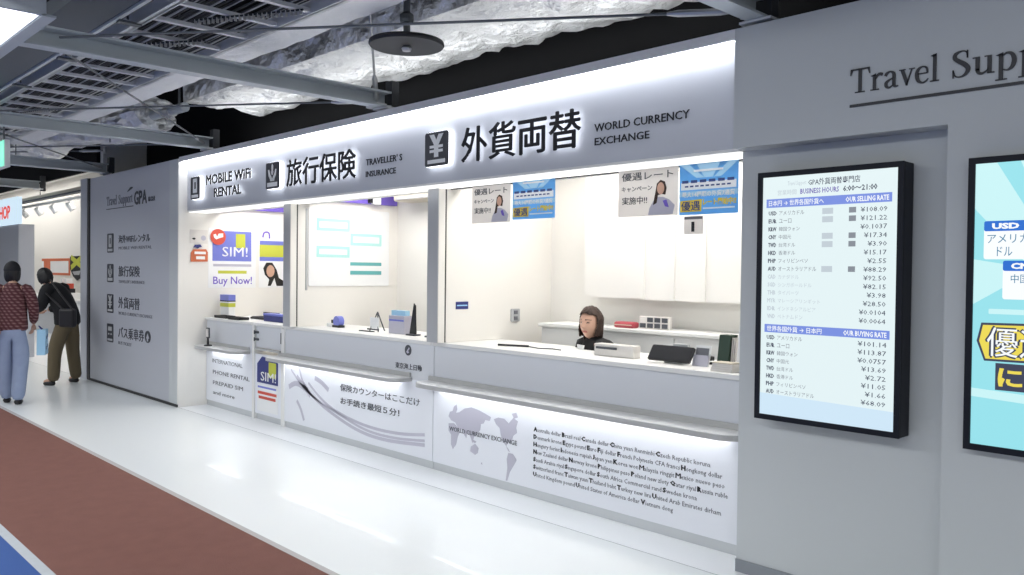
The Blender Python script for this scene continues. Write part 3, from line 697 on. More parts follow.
bm = NB(); box(bm, -6.50, -6.36, 4.405, 4.411, 1.07, 1.17); mk('card', bm, 'pwhite', t); mk('base_plate', B(-6.62, -6.42, 4.36, 4.40, 1.036, 1.044), 'black', t)
t = thing('blue_leaflet_box', (-6.12, 4.47, 1.036), 'pale blue leaflet box on the second counter', 'box')
bm = NB(); box(bm, -6.24, -6.0, 4.43, 4.52, 1.036, 1.20, bev=.004); mk('holder', bm, 'lav', t); mk('leaflets', B(-6.225, -6.015, 4.45, 4.50, 1.20, 1.245), 'psky', t); mk('front_line', B(-6.23, -6.01, 4.427, 4.43, 1.15, 1.165), 'simblue', t)
for k, (xx, lab) in enumerate(((-5.87, 'black triangular card stand on the second counter, left of two'), (-5.60, 'black triangular card stand on the second counter, right of two'))):
    t = thing('card_stand', (xx, 4.42, 1.036), lab, 'stand', 'black card stands')
    bm = NB(); prism(bm, FY(4.43), [(xx-.055, 1.05), (xx+.04, 1.05), (xx+.03, 1.30), (xx+.005, 1.32)], -.008, .0); mk('board', bm, 'black', t)
    bm = NB(); box(bm, xx-.06, xx+.06, 4.39, 4.47, 1.036, 1.05, bev=.004); mk('foot', bm, 'ink2', t)

# desk of the third counter
t = thing('payment_tablet', (-3.06, 4.36, 1.036), 'black tablet leaning on a stand in front of the clerk window, right counter', 'tablet')
def slant(x0, x1, y0, z0, h, ang, th):
    a = math.radians(ang); d = Vector((0, math.sin(a), math.cos(a))); n = Vector((0, -math.cos(a), math.sin(a)))
    return lambda u, v, w: Vector((u, y0, z0))+d*v+n*w
Fs = slant(0, 0, 4.32, 1.05, 0, 35, 0)
mk('slab', prism(NB(), Fs, rrect(-3.235, -2.915, 0, .11, .01), 0, .012), 'black', t)
mk('glass', prism(NB(), Fs, rect(-3.225, -2.925, .008, .102), .012, .0135), 'ink', t)
bm = NB(); box(bm, -3.14, -3.0, 4.36, 4.44, 1.036, 1.05, bev=.004); tube(bm, [(-3.07, 4.40, 1.05), (-3.07, 4.385, 1.13)], .012); mk('stand', bm, 'post', t)
mk('grey_top', B(-3.10, -2.99, 4.40, 4.43, 1.11, 1.16, bev=.004), 'post', t)
t = thing('leaflet_holder', (-2.87, 4.38, 1.036), 'white leaflet holder on the right counter beside the tablet', 'stand')
mk('back', prism(NB(), slant(0, 0, 4.38, 1.036, 0, 15, 0), rect(-2.93, -2.82, 0, .13), 0, .006), 'pwhite', t)
mk('pocket', prism(NB(), slant(0, 0, 4.365, 1.036, 0, 12, 0), rect(-2.93, -2.82, 0, .07), 0, .004), 'lav', t); mk('leaflet', prism(NB(), slant(0, 0, 4.373, 1.04, 0, 14, 0), rect(-2.92, -2.83, 0, .11), 0, .003), 'inklight', t)
t = thing('stapler', (-2.95, 4.52, 1.036), 'small black stapler behind the leaflet holder', 'stapler')
bm = NB(); box(bm, -3.0, -2.88, 4.50, 4.54, 1.036, 1.05, bev=.004); mk('base', bm, 'black', t)
bm = NB(); prism(bm, FY(4.535), [(-3.0, 1.055), (-2.88, 1.06), (-2.88, 1.085), (-2.99, 1.10), (-3.01, 1.08)], 0, .03); mk('arm', bm, 'black', t)
t = thing('card_box', (-2.75, 4.62, 1.036), 'white card box standing on the right counter behind the leaflet holder', 'box')
mk('carton', B(-2.85, -2.77, 4.60, 4.66, 1.036, 1.20, bev=.006), 'pwhite', t); mk('dark_strip', B(-2.79, -2.768, 4.595, 4.63, 1.10, 1.18), 'ink2', t)
t = thing('brochure_rack', (-2.7, 4.37, 1.036), 'dark green brochure rack at the right end of the counter', 'rack')
bm = NB(); prism(bm, FX(-2.735), [(4.33, 1.05), (4.42, 1.05), (4.44, 1.24), (4.36, 1.24)], 0, .075); mk('folder', bm, 'green', t)
mk('foot', B(-2.745, -2.62, 4.32, 4.46, 1.036, 1.05, bev=.003), 'pwhite', t)
bm = NB()
for k in range(3): prism(bm, FX(-2.655+k*.012), [(4.35, 1.05), (4.44, 1.05), (4.455, 1.225-.01*k), (4.37, 1.225-.01*k)], 0, .006)
mk('brochures', bm, 'pbg', t)
t = thing('paper_stack', (-2.64, 4.27, 1.036), 'stack of pale yellow papers in front of the brochure rack', 'papers')
bm = NB()
for k in range(4): box(bm, -2.70+.004*k, -2.56+.003*k, 4.21, 4.31, 1.036+.012*k, 1.047+.012*k)
mk('sheets', bm, 'pbg', t); mk('top_sheet', B(-2.69, -2.56, 4.212, 4.308, 1.084, 1.09), 'beige', t)
t = thing('acrylic_stand', (-2.49, 4.33, 1.036), 'tall white acrylic stand at the end of the counter against the wall', 'stand')
mk('panel', prism(NB(), slant(0, 0, 4.31, 1.04, 0, 8, 0), rect(-2.59, -2.42, 0, .27), 0, .006), 'pwhite', t); mk('foot', B(-2.6, -2.41, 4.28, 4.40, 1.036, 1.042), 'pwhite', t)
mk('header', prism(NB(), slant(0, 0, 4.31, 1.04, 0, 8, 0), rect(-2.585, -2.425, .235, .265), .006, .008), 'beige', t)
t = thing('pen_stand', (-4.55, 4.36, 1.036), 'dark pen on a cord lying on the right counter left of the clerk', 'pen')
bm = NB(); tube(bm, [(-4.66, 4.33, 1.046), (-4.42, 4.42, 1.046)], .008); mk('barrel', bm, 'black', t)
bm = NB(); tube(bm, [(-4.42, 4.42, 1.044), (-4.30, 4.40, 1.041), (-4.2, 4.45, 1.041), (-4.1, 4.43, 1.041)], .004, 6); mk('cord', bm, 'ink2', t)
# back cabinet and what stands on it
t = thing('back_cabinet', (-3.9, 5.2, 0), 'white low cabinet along the back wall behind the clerk', 'cabinet')
mk('body', B(-4.9, -2.2, 5.06, 5.398, 0, 1.15), 'white', t); mk('top', B(-4.92, -2.18, 5.03, 5.398, 1.15, 1.178, bev=.004), 'white', t)
for k in range(4):
    d = mk('door', B(-4.89+.675*k, -4.225+.675*k, 5.045, 5.06, .05, 1.13), 'white', t); mk('handle', B(-4.30+.675*k, -4.285+.675*k, 5.03, 5.045, .8, .92), 'post', d)
t = thing('wall_cabinet', (-3.6, 5.3, 1.5), 'white upper cabinets with thin dark gaps on the back wall', 'cabinet')
mk('body', B(-4.55, -2.2, 5.20, 5.398, 1.40, 2.45), 'warm', t)
for k in range(3): mk('door', B(-3.92+.27*k if k else -4.54, -3.66+.27*(k-1) if k else -3.93, 5.185, 5.20, 1.41, 2.44), 'warm', t)
t = thing('red_pencil_case', (-4.05, 5.15, 1.178), 'dusky red case lying on the back cabinet beside the clerk', 'case')
bm = NB(); box(bm, -4.16, -3.97, 5.10, 5.19, 1.178, 1.225, bev=.016); mk('pouch', bm, 'pink', t); mk('zip', B(-4.15, -3.98, 5.095, 5.10, 1.20, 1.205), 'beige', t)
t = thing('card_rack', (-3.8, 5.2, 1.178), 'small rack of black and white tags on the back cabinet', 'rack')
mk('frame', B(-3.95, -3.67, 5.16, 5.19, 1.178, 1.275, bev=.003), 'pbg', t)
for i in range(4):
    for j in range(2):
        if (i, j) != (0, 1): mk('tag', B(-3.94+.068*i, -3.89+.068*i, 5.153, 5.16, 1.188+.045*j, 1.222+.045*j), 'ink2', t)
FM3 = FX(-5.124)
t = thing('wall_switch', (-5.12, 4.95, 1.19), 'grey switch plate on the left wall of the currency booth', 'switch')
mk('plate', prism(NB(), FM3, rrect(4.90, 5.0, 1.18, 1.29, .01), .0005, .012), 'post', t); each('button', FM3, (rect(4.93, 4.97, 1.245, 1.275), rect(4.93, 4.97, 1.195, 1.225)), .012, .018, 'inklight', t)
t = thing('blue_label', (-5.12, 4.36, 1.31), 'small dark blue label on the left wall of the currency booth', 'label')
mk('sheet', prism(NB(), FM3, rect(4.29, 4.42, 1.30, 1.36), .0005, .004), 'navy', t); mk('stripe', prism(NB(), FM3, rect(4.30, 4.41, 1.325, 1.335), .004, .005), 'psky', t)
# booth ceiling lamps
for k, (a, b) in enumerate(((-9.4, -7.7), (-7.25, -5.4), (-4.95, -2.4))):
    t = thing('ceiling_lamp', ((a+b)/2, 4.75, 2.56), ('flat lamp in the ceiling of the WiFi booth', 'flat lamp in the ceiling of the insurance booth', 'flat lamp in the ceiling of the currency booth')[k], 'lamp', 'booth ceiling lamps')
    mk('housing', B(a, b, 4.45, 5.0, 2.57, 2.60), 'white', t); mk('diffuser', B(a+.03, b-.03, 4.48, 4.97, 2.56, 2.57), 'boothlamp', t)

# ------------------------------------------------------------------ displays
YD = 3.85
def display(x0, x1, z0, z1, yf, yb, label):
    t = thing('wall_display', ((x0+x1)/2, yb, z0), label, 'screen', 'wall displays')
    bz = .026; bm = NB()
    box(bm, x0, x1, yf+.012, yb-.012, z0, z1, bev=.004)
    for a in (rect(x0, x1, z0, z0+bz), rect(x0, x1, z1-bz, z1), rect(x0, x0+bz, z0+bz, z1-bz), rect(x1-bz, x1, z0+bz, z1-bz)): prism(bm, FY(yf), a, -.012, 0)
    mk('case', bm, 'bezel', t)
    mk('wall_bracket', B(x0+.2, x1-.2, yb-.012, yb, z0+.3, z1-.3), 'steel', t)
    return t, FY(yf+.011), x0+bz, x1-bz, z0+bz, z1-bz
t, F, a, b, c, d = display(-2.206, -1.482, .868, 2.122, YD, YP, 'black framed rate board screen listing currencies in yen on the recessed wall')
w, h = b-a, d-c
sp = mk('screen', prism(NB(), F, rect(a, b, c, d), 0, .0015), 'scr', t)
U = lambda u: a+u*w
V = lambda v: d-v*h
def stx(name, items, m):
    for body, u0, u1, v0, v1, bo in items: mk(name, T(F, body, U(u0), None if u1 is None else U(u1), V(v1), V(v0), .0022, .0030, bold=bo, res=1), m, sp)
each('blue_bar', F, ([(U(.03), V(.128)), (U(.96), V(.128)), (U(.96), V(.092)), (U(.03), V(.092))], [(U(.03), V(.652)), (U(.96), V(.652)), (U(.96), V(.618)), (U(.03), V(.618))]), .0015, .0022, 'scrblue', sp)
mk('footer', prism(NB(), F, [(U(0), V(1)), (U(1), V(1)), (U(1), V(.925)), (U(.3), V(.915)), (U(0), V(.91))], .0015, .0022), 'scrpale', sp)
stx('heading', [('GPA外貨両替専門店', .36, .74, .018, .045, .006), ('6:00～21:00', .62, .86, .055, .078, .02)], 'scrdark')
stx('pale_heading', [('Travel Support', .20, .345, .022, .045, .0), ('営業時間', .12, .27, .056, .078, .0)], 'scrgrey')
stx('purple_heading', [('BUSINESS HOURS', .30, .59, .056, .078, .02)], 'scrpurple')
stx('bar_lettering', [('日本円 → 世界各国外貨へ', .05, .48, .098, .122, .006), ('OUR SELLING RATE', .64, .94, .100, .121, .02), ('世界各国外貨 → 日本円', .05, .48, .624, .647, .006), ('OUR BUYING RATE', .64, .94, .625, .646, .02)], 'scrw')
sell = [('USD', 'アメリカドル', '¥108.09', 2), ('EUR', 'ユーロ', '¥121.22', 2), ('KRW', '韓国ウォン', '¥0.1037', 0), ('CNY', '中国元', '¥17.34', 2), ('TWD', '台湾ドル', '¥3.90', 2), ('HKD', '香港ドル', '¥15.17', 0), ('PHP', 'フィリピンペソ', '¥2.55', 0), ('AUD', 'オーストラリアドル', '¥88.29', 2),
        ('CAD', 'カナダドル', '¥92.50', 1), ('SGD', 'シンガポールドル', '¥82.15', 1), ('THB', 'タイバーツ', '¥3.98', 1), ('MYR', 'マレーシアリンギット', '¥28.50', 1), ('IDR', 'インドネシアルピア', '¥0.0104', 1), ('VND', 'ベトナムドン', '¥0.0064', 1)]
buy = [('USD', 'アメリカドル', '¥101.14'), ('EUR', 'ユーロ', '¥113.87'), ('KRW', '韓国ウォン', '¥0.0757'), ('CNY', '中国元', '¥13.69'), ('TWD', '台湾ドル', '¥2.72'), ('HKD', '香港ドル', '¥11.05'), ('PHP', 'フィリピンペソ', '¥1.66'), ('AUD', 'オーストラリアドル', '¥68.09')]
dk, md, pl = [], [], []; chips, chipd = [], []
for k, (code, nm, val, s) in enumerate(sell):
    v = .143+.0332*k
    (pl if s == 1 else dk).append((code, .05, .115, v, v+.018, .03)); (pl if s == 1 else md).append((nm, .135, .135+.033*len(nm), v, v+.018, .0))
    dk.append((val, .93-.026*len(val), .93, v, v+.019, .0))
    if s == 2:
        chips.append([(U(.47), V(v+.021)), (U(.55), V(v+.021)), (U(.55), V(v-.003)), (U(.47), V(v-.003))])
        chipd.append([(U(.665), V(v+.020)), (U(.715), V(v+.020)), (U(.715), V(v-.002)), (U(.665), V(v-.002))])
for k, (code, nm, val) in enumerate(buy):
    v = .664+.0325*k
    dk.append((code, .05, .115, v, v+.018, .03)); md.append((nm, .135, .135+.033*len(nm), v, v+.018, .0)); dk.append((val, .94-.028*len(val), .94, v, v+.019, .0))
stx('rate_figure', dk, 'scrdark'); stx('currency_name', md, 'scrmid'); stx('pale_row', pl, 'scrgrey')
each('pale_chip', F, chips, .0015, .0022, 'scrgrey', sp); each('dark_chip', F, chipd, .0015, .0022, 'scrmid', sp)

t, F, a, b, c, d = display(-1.197, -.485, .880, 2.100, YB-.06, YB, 'black framed aqua advertising screen with currency cards at the right edge')
w, h = b-a, d-c
sp = mk('screen', prism(NB(), F, rect(a, b, c, d), 0, .0015), 'aqua', t)
for p in ([(0, .0), (.12, .0), (.42, .30), (.30, .36), (.0, .16)], [(.25, 0), (.42, 0), (.55, .26), (.45, .28)], [(.58, 0), (.75, 0), (.66, .26), (.58, .25)], [(.0, .5), (.0, .34), (.2, .36), (.22, .42)], [(1, .1), (1, .28), (.74, .34), (.7, .28)], [(0, .80), (1, .83), (1, .86), (0, .83)]):
    mk('pale_ray', prism(NB(), F, [(U(x), V(y)) for x, y in p], .0015, .0019), 'aqual', sp)
mk('pale_disc', prism(NB(), F, [(U(.5+.2*math.cos(q)), V(.22+.11*math.sin(q))) for q in [2*PI*k/24 for k in range(24)]], .0019, .0021), 'aqual', sp)
def card(u0, v0, code, lines, u1):
    cd = mk('currency_card', prism(NB(), F, rrect(U(u0), U(u1), V(v0+.135), V(v0), .010), .0022, .003), 'scrw', sp)
    mk('card_header', prism(NB(), F, rrect(U(u0), U(u1), V(v0+.036), V(v0), .008), .003, .0034), 'scrB', sp)
    mk('card_code', T(F, code, U(u0+.045), U(u0+.195), V(v0+.029), V(v0+.008), .0034, .0042, bold=.05), 'scrw', sp)
    for k, (q, x0, x1) in enumerate(lines): mk('card_lettering', T(F, q, U(x0), U(x1), V(v0+.078+.046*k), V(v0+.047+.044*k), .003, .0038), 'scrteal', sp)
card(.055, .205, 'USD', [('アメリカ', .075, .30), ('ドル', .13, .215)], .36)
card(.165, .345, 'CNY', [('中国元', .21, .36)], .46)
card(.55, .27, 'EUR', [('ユーロ', .62, .78)], .85)
mk('slogan_shadow', prism(NB(), F, [(U(x), V(y)) for x, y in ((.05, .565), (.97, .555), (.98, .66), (.95, .695), (.07, .70), (.025, .63))], .0022, .0028), 'scrdark', sp)
mk('slogan_shadow', prism(NB(), F, [(U(x), V(y)) for x, y in ((.135, .705), (.80, .705), (.80, .80), (.135, .80))], .0022, .0028), 'scrdark', sp)
mk('slogan_yellow', prism(NB(), F, [(U(x), V(y)) for x, y in ((.06, .573), (.955, .563), (.965, .657), (.94, .687), (.078, .692), (.04, .63))], .0028, .0032), 'scrY', sp)
mk('slogan_shade', T(F, '優遇レート', U(.078), U(.955), V(.688), V(.574), .0032, .0036, bold=.0), 'scrdark', sp)
bm = NB()
for du in (-.012, .012): text(bm, F, '優遇レート', U(.085+du), U(.95+du), V(.682), V(.580), .0036, .0040+du*.001)
mk('slogan_edge', bm, 'scrdark', sp)
mk('slogan', T(F, '優遇レート', U(.085), U(.95), V(.682), V(.580), .0041, .0046), 'scrw', sp)
mk('slogan_line', T(F, 'にて両替', U(.15), U(.78), V(.79), V(.716), .0028, .0044, bold=.03), 'scrY', sp)
mk('pale_line', prism(NB(), F, rrect(U(.09), U(.9), V(.533), V(.515), .004), .0022, .003), 'aqual', sp)

# ------------------------------------------------------------------ overhead: beams, rods, tray, ducts
bl = {-15.61: 'steel ceiling beam farthest back, ending above the bright shop opening', -12.27: 'steel ceiling beam ending above the far edge of the grey directory panel',
      -8.925: 'steel ceiling beam ending above the MOBILE WiFi RENTAL sign', -5.59: 'long steel ceiling beam ending beside the black disc lamp, above the 旅行保険 sign', -2.245: 'steel ceiling beam at the top right, ending above the serif wall lettering'}
for x, lab in bl.items():
    t = thing('ceiling_beam', (x, 3.95, 2.92), lab, 'beam', 'steel beams over the corridor')
    prof = [(-.055, 0), (.055, 0), (.055, .014), (-.04, .014), (-.04, .113), (.055, .113), (.055, .127), (-.055, .127)]
    mk('channel', prism(NB(), lambda u, v, w, x=x: Vector((x+u, w, 2.92+v)), prof, -3.5, 3.94), 'steel', t)
    mk('end_post', B(x-.045, x+.045, 3.95, 4.02, 2.885, 3.14), 'endpost', t)
    bm = NB(); box(bm, x-.09, x+.09, 3.86, 3.97, 2.905, 2.918); mk('end_plate', bm, 'steel_l', t)
def brace(p, q, label, r=.008):
    t = thing('brace_rod', p, label, 'rod', 'bracing rods between the beams')
    p, q = Vector(p), Vector(q); d = (q-p).normalized()
    mk('rod', tube(NB(), [p, q], r, 8), 'rod', t)
    bm = NB(); tube(bm, [p+d*.05, p+d*.12, p+d*.34, p+d*.40], [.009, .019, .019, .009], 8); mk('turnbuckle', bm, 'rod_l', t)
    bm = NB(); tube(bm, [p+Vector((0, 0, -.04)), p+Vector((0, 0, .05))], .022, 8); mk('pin', bm, 'rod_l', t)
brace((-2.33, 3.90, 2.985), (-5.52, 1.50, 2.985), 'long thin brace rod crossing in front of the black disc lamp')
brace((-5.67, 3.90, 2.985), (-8.86, 1.55, 2.985), 'thin brace rod running left from the beam end below the disc lamp')
brace((-9.0, 3.90, 2.985), (-12.2, 1.55, 2.985), 'thin brace rod running left from the beam end over the WiFi sign')
brace((-8.99, 3.90, 2.99), (-5.65, 1.45, 2.99), 'pale brace rod slanting down to the beam end over the WiFi sign')
brace((-12.34, 3.90, 2.99), (-9.0, 1.45, 2.99), 'dark brace rod slanting to the beam end over the directory panel')
brace((-12.34, 3.93, 3.24), (-15.55, 1.55, 3.24), 'upper thin brace rod left of the beam end over the directory panel')
t = thing('hanger_rod', (-5.66, 3.88, 2.93), 'slanting thin rod with a turnbuckle at the beam end under the disc lamp', 'rod')
mk('rod', tube(NB(), [(-5.66, 3.88, 2.95), (-4.74, 3.10, 4.3)], .009), 'rod_l', t)
bm = NB(); tube(bm, [(-5.646, 3.868, 2.97), (-5.626, 3.851, 3.0), (-5.544, 3.782, 3.12), (-5.524, 3.765, 3.15)], [.01, .022, .022, .01]); mk('turnbuckle', bm, 'rod_l', t)
bm = NB(); box(bm, -5.74, -5.58, 3.83, 3.93, 2.925, 2.955, bev=.006); mk('clevis', bm, 'steel_l', t)

# ladder tray (x runs along the shop front), its cables, the trunking beside it
t = thing('cable_ladder', (-8, 2.32, 3.18), 'long ladder cable tray full of cables above the corridor', 'cable tray')
for yy, nm in ((2.0, 'side_rail'), (2.66, 'side_rail')):
    bm = NB(); box(bm, -17, -.5, yy-.012, yy+.012, 3.18, 3.28); box(bm, -17, -.5, yy-.035 if yy < 2.3 else yy, yy if yy < 2.3 else yy+.035, 3.18, 3.186); mk(nm, bm, 'steel_l', t)
for k in range(38): mk('rung', B(-16.8+.42*k, -16.76+.42*k, 2.012, 2.648, 3.19, 3.215), 'steel_l', t)
for k in range(24):
    bm = NB(); yy = 2.05+.0248*k; pts = [(-17+1.1*i, yy+random.uniform(-.009, .009), 3.23+random.uniform(0, .03)) for i in range(16)]
    tube(bm, pts, random.choice((.0045, .006, .008)), 6)
    mk('tray_cable', bm, 'cable' if k % 4 else 'cable_g', label='cable lying lengthwise on the ladder tray overhead', cat='cable', group='cables on the ladder tray')
for (xa, ya, xb, yb, zz, n, lab) in ((-6.25, 2.05, -5.65, 2.45, 3.17, 20, 'row of pale cable clips under the ladder tray near the top centre'), (-5.25, 2.2, -4.55, 2.58, 3.17, 24, 'row of pale cable clips under the ladder tray farther right'), (-9.9, 2.2, -9.2, 2.4, 3.17, 20, 'row of pale cable clips under the ladder tray at the left edge')):
    bm = NB(); tube(bm, [(xa, ya, zz+.012), (xb, yb, zz+.012)], .007, 6)
    t = thing('clip_row', (xa, ya, zz-.02), lab, 'clips'); mk('wire', bm, 'cable', t)
    for k in range(n):
        f = (k+.5)/n; mk('clip', B(xa+(xb-xa)*f-.004, xa+(xb-xa)*f+.004, ya+(yb-ya)*f-.008, ya+(yb-ya)*f+.008, zz-.018, zz+.016), 'rod_l', t)
t = thing('cable_trunking', (-8, 1.72, 3.2), 'wide blue-grey cable trunking running beside the ladder tray', 'trunking')
bm = NB(); box(bm, -17, -.5, 1.56, 1.84, 3.2, 3.32); mk('trough', bm, 'trunk', t)
bm = NB(); box(bm, -17, -.5, 1.845, 1.87, 3.185, 3.22); mk('edge_rail', bm, 'steel_l', t)
bm = NB(); box(bm, -17, -.5, 1.53, 1.555, 3.185, 3.22); mk('edge_rail', bm, 'trunk', t)
bm = NB()
for k in range(12): tube(bm, [(-16+1.3*k, 1.92, 3.2), (-16+1.3*k, 1.92, 4.3)], .008, 6)
for k in range(12): box(bm, -16.03+1.3*k, -15.97+1.3*k, 1.86, 2.0, 3.17, 3.185)
mk('hangers', bm, 'rod', t)

def foil_box(x0, x1, y0, y1, z0, z1, amp, step, seed, sag=0., taper=0.):
    """wrapped duct: box skin with crumpled faces; material 0 on the sides, 1 underneath"""
    bm = NB(); nx = int((x1-x0)/step); ny = max(3, int((y1-y0)/step)); nz = max(3, int((z1-z0)/step))
    ring = [(y0, z0+(z1-z0)*k/nz) for k in range(nz)]+[(y0+(y1-y0)*k/ny, z1) for k in range(ny)]+[(y1, z1-(z1-z0)*k/nz) for k in range(nz)]+[(y1-(y1-y0)*k/ny, z0) for k in range(ny)]
    rs = []
    cy, cz = (y0+y1)/2, (z0+z1)/2
    for i in range(nx+1):
        x = x0+(x1-x0)*i/nx; row = []
        for y, z in ring:
            p = Vector((x*1.0, y*1.0, z*1.0))
            n1 = noise.noise(Vector((x*2.3, y*3, z*3))+Vector((seed, 0, 0))); n2 = noise.noise(Vector((x*7, y*7, z*7))+Vector((seed, 5, 0)))
            n3 = abs(noise.noise(Vector((x*4.5, y*2, z*2))+Vector((seed, 9, 3))))
            d = Vector((0, y-cy, z-cz)); d.normalize()
            k = amp*(n1*1.0+n2*.5-n3*.9)
            q = p+d*k
            if z <= z0+1e-6: q.z -= sag*(1-((y-cy)/((y1-y0)/2))**2)
            row.append(bm.verts.new(q))
        rs.append(row)
    n = len(ring)
    for a, b in zip(rs, rs[1:]):
        for k in range(n):
            f = bm.faces.new((a[k], a[(k+1) % n], b[(k+1) % n], b[k]))
            f.material_index = 1 if k >= n-ny else 0
    for e in (rs[0][::-1], rs[-1]): bm.faces.new(e)
    return bm
t = thing('foil_duct', (-4.5, 4.2, 3.38), 'large rectangular air duct wrapped in crumpled silver foil above the signs', 'duct')
mk('foil_wrap', foil_box(-9.0, 2.5, 3.66, 4.66, 3.40, 3.86, .075, .06, 3., sag=.03), ['foil', 'foil_lit'], t)
for k in range(5):
    x = -8.4+2.1*k; mk('hanger_strap', B(x-.02, x+.02, 4.69, 4.71, 3.45, 4.3), 'rod', t)
t = thing('insulated_band', (-7, 2.8, 3.2), 'flat pale foil-wrapped band duct between the ladder tray and the big duct', 'duct')
mk('wrap', foil_box(-12.3, .5, 2.70, 2.96, 3.20, 3.34, .012, .085, 11.), ['band', 'band'], t)
t = thing('foil_flex_duct', (-11, 3.4, 3.2), 'crumpled silver foil duct end hanging behind the beams at the left', 'duct')
bm = NB(); n = 28; rings = []
for i in range(46):
    f = i/45; c = Vector((-15.5+6.1*f, 3.36+.14*f+.04*math.sin(f*9), 3.46-.16*f+.04*math.sin(f*13))); rr = .30*(1-.2*f)
    rings.append([bm.verts.new(c+Vector((0, math.cos(2*PI*k/n), math.sin(2*PI*k/n)*.75))*rr*(1+.35*noise.noise(Vector((i*.45, math.cos(2*PI*k/n)*2, math.sin(2*PI*k/n)*2))))) for k in range(n)])
for a, b in zip(rings, rings[1:]):
    for k in range(n): bm.faces.new((a[k], a[(k+1) % n], b[(k+1) % n], b[k]))
bm.faces.new(rings[0][::-1]); bm.faces.new(rings[-1])
mk('foil_wrap', bm, 'foil', t)
bm = NB(); tube(bm, [(-13.5, 3.1, 3.2), (-13.5, 3.1, 4.3)], .008); tube(bm, [(-10.5, 3.4, 3.1), (-10.5, 3.4, 4.3)], .008); mk('hanger_rod', bm, 'rod', t)
t = thing('grey_pipe', (-9.0, 3.5, 3.2), 'short grey pipe with a coupling left of the big foil duct', 'pipe')
mk('pipe', tube(NB(), [(-9.42, 3.50, 3.29), (-8.55, 3.50, 3.27)], .05, 14), 'steel', t)
mk('coupling', tube(NB(), [(-9.0, 3.50, 3.28), (-8.88, 3.50, 3.277)], .066, 14), 'rod_l', t); mk('clamp', tube(NB(), [(-8.7, 3.50, 3.27), (-8.7, 3.50, 4.3)], .012), 'rod', t)

# the disc lamp
t = thing('disc_lamp', (-4.31, 3.18, 3.0), 'round black disc fixture hanging under the foil duct', 'ceiling fixture')
c = (-4.31, 3.18, 3.03)
mk('rim', lathe(NB(), c, [(.205, .0), (.232, .0), (.240, .012), (.236, .03), (.15, .055), (.05, .075), (.0301, .08)], 48), 'black', t)
mk('plate', lathe(NB(), c, [(.204, .006), (.204, .003), (.03, .003)], 48), 'post', t)
mk('knob', lathe(NB(), c, [(.012, -.03), (.026, -.028), (.032, -.012), (.022, .003)], 20), 'rod_l', t)
mk('stem', tube(NB(), [(-4.31, 3.18, 3.105), (-4.31, 3.18, 3.38)], .022, 12), 'rod', t); mk('ceiling_cup', lathe(NB(), (-4.31, 3.18, 3.18), [(.04, 0), (.045, .02), (.045, .05), (.02, .07)], 16), 'rod', t)
mk('stem_pipe', tube(NB(), [(-4.31, 3.18, 3.38), (-4.31, 3.18, 4.3)], .022, 12), 'rod', t)

# lit fixture top left
t = thing('ceiling_light', (-6.5, 1.12, 2.85), 'white lit ceiling light box with a grey frame at the top left corner', 'light')
bm = NB(); box(bm, -9.5, -4.60, 1.165, 1.19, 2.85, 2.97); box(bm, -9.5, -4.60, 0.88, .905, 2.85, 2.97); box(bm, -4.625, -4.60, .905, 1.165, 2.85, 2.97); box(bm, -9.5, -9.475, .905, 1.165, 2.85, 2.97)
box(bm, -9.475, -4.625, .905, 1.165, 2.95, 2.97); mk('frame', bm, 'wall', t)
mk('diffuser', B(-9.475, -4.63, .91, 1.16, 2.86, 2.872), 'lamp', t)
bm = NB(); box(bm, -9.5, -4.6, 1.17, 1.235, 2.845, 2.856); mk('edge_flange', bm, 'steel', t)
bm = NB()
for x in (-9, -7, -5): tube(bm, [(x, 1.04, 2.97), (x, 1.04, 4.3)], .008, 6)
mk('suspension', bm, 'rod', t)
t = thing('trunk_box', (-4.35, 1.0, 2.93), 'blue-grey metal box hung at the end of the top left light', 'box')
mk('body', B(-4.59, -4.12, .86, 1.13, 2.93, 3.12, bev=.01), 'trunk', t)
bm = NB(); tube(bm, [(-4.3, 1.0, 3.12), (-4.3, 1.0, 4.3)], .01, 6); mk('suspension', bm, 'rod', t)
# exit sign on the left edge
t = thing('exit_sign', (-10.4, 2.2, 2.69), 'small green lit exit sign hanging at the left edge', 'sign')
mk('case', B(-10.75, -10.06, 2.205, 2.26, 2.66, 2.95, bev=.006), 'white', t)
mk('panel', B(-10.74, -10.07, 2.199, 2.205, 2.67, 2.94), 'exit', t); bm = NB(); tube(bm, [(-10.6, 2.23, 2.95), (-10.6, 2.23, 3.2)], .01); tube(bm, [(-10.2, 2.23, 2.95), (-10.2, 2.23, 3.2)], .01); mk('suspension', bm, 'rod', t)

# ------------------------------------------------------------------ the shop beyond the panel
st('wall_far', B(-34, -12, 6.5, 6.6, 0, 3.9), 'warm')
st('wall_far_right', B(-13.07, -12.95, 4.1, 6.5, 0, 3.9), 'warm')
st('ceiling_far', B(-34, -13.07, 4.1, 6.5, 3.86, 3.92), 'white')
st('wall_pier', B(-21, -16.58, YB, 4.1, 0, 2.36), 'panel')
st('wall_far_end', B(-34.1, -34, -4, 6.6, 0, 4.3), 'panel')
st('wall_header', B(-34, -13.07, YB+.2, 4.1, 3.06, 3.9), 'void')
t = thing('shop_sign', (-17.5, YB, 2.36), 'white shop sign with red SHOP lettering at the left edge', 'sign')
mk('board', B(-20.5, -16.56, YB-.03, YB+.05, 2.365, 2.84), 'scrpale', t)
mk('lettering', T(FY(YB-.03), 'SHOP', -17.98, -17.02, 2.47, 2.71, .0005, .006, bold=.02), 'shopred', t)
t = thing('track_light', (-24, 5.2, 3.2), 'white spotlight track along the ceiling of the far shop', 'light')
mk('track', B(-31, -13.5, 5.18, 5.24, 2.97, 3.02), 'pwhite', t)
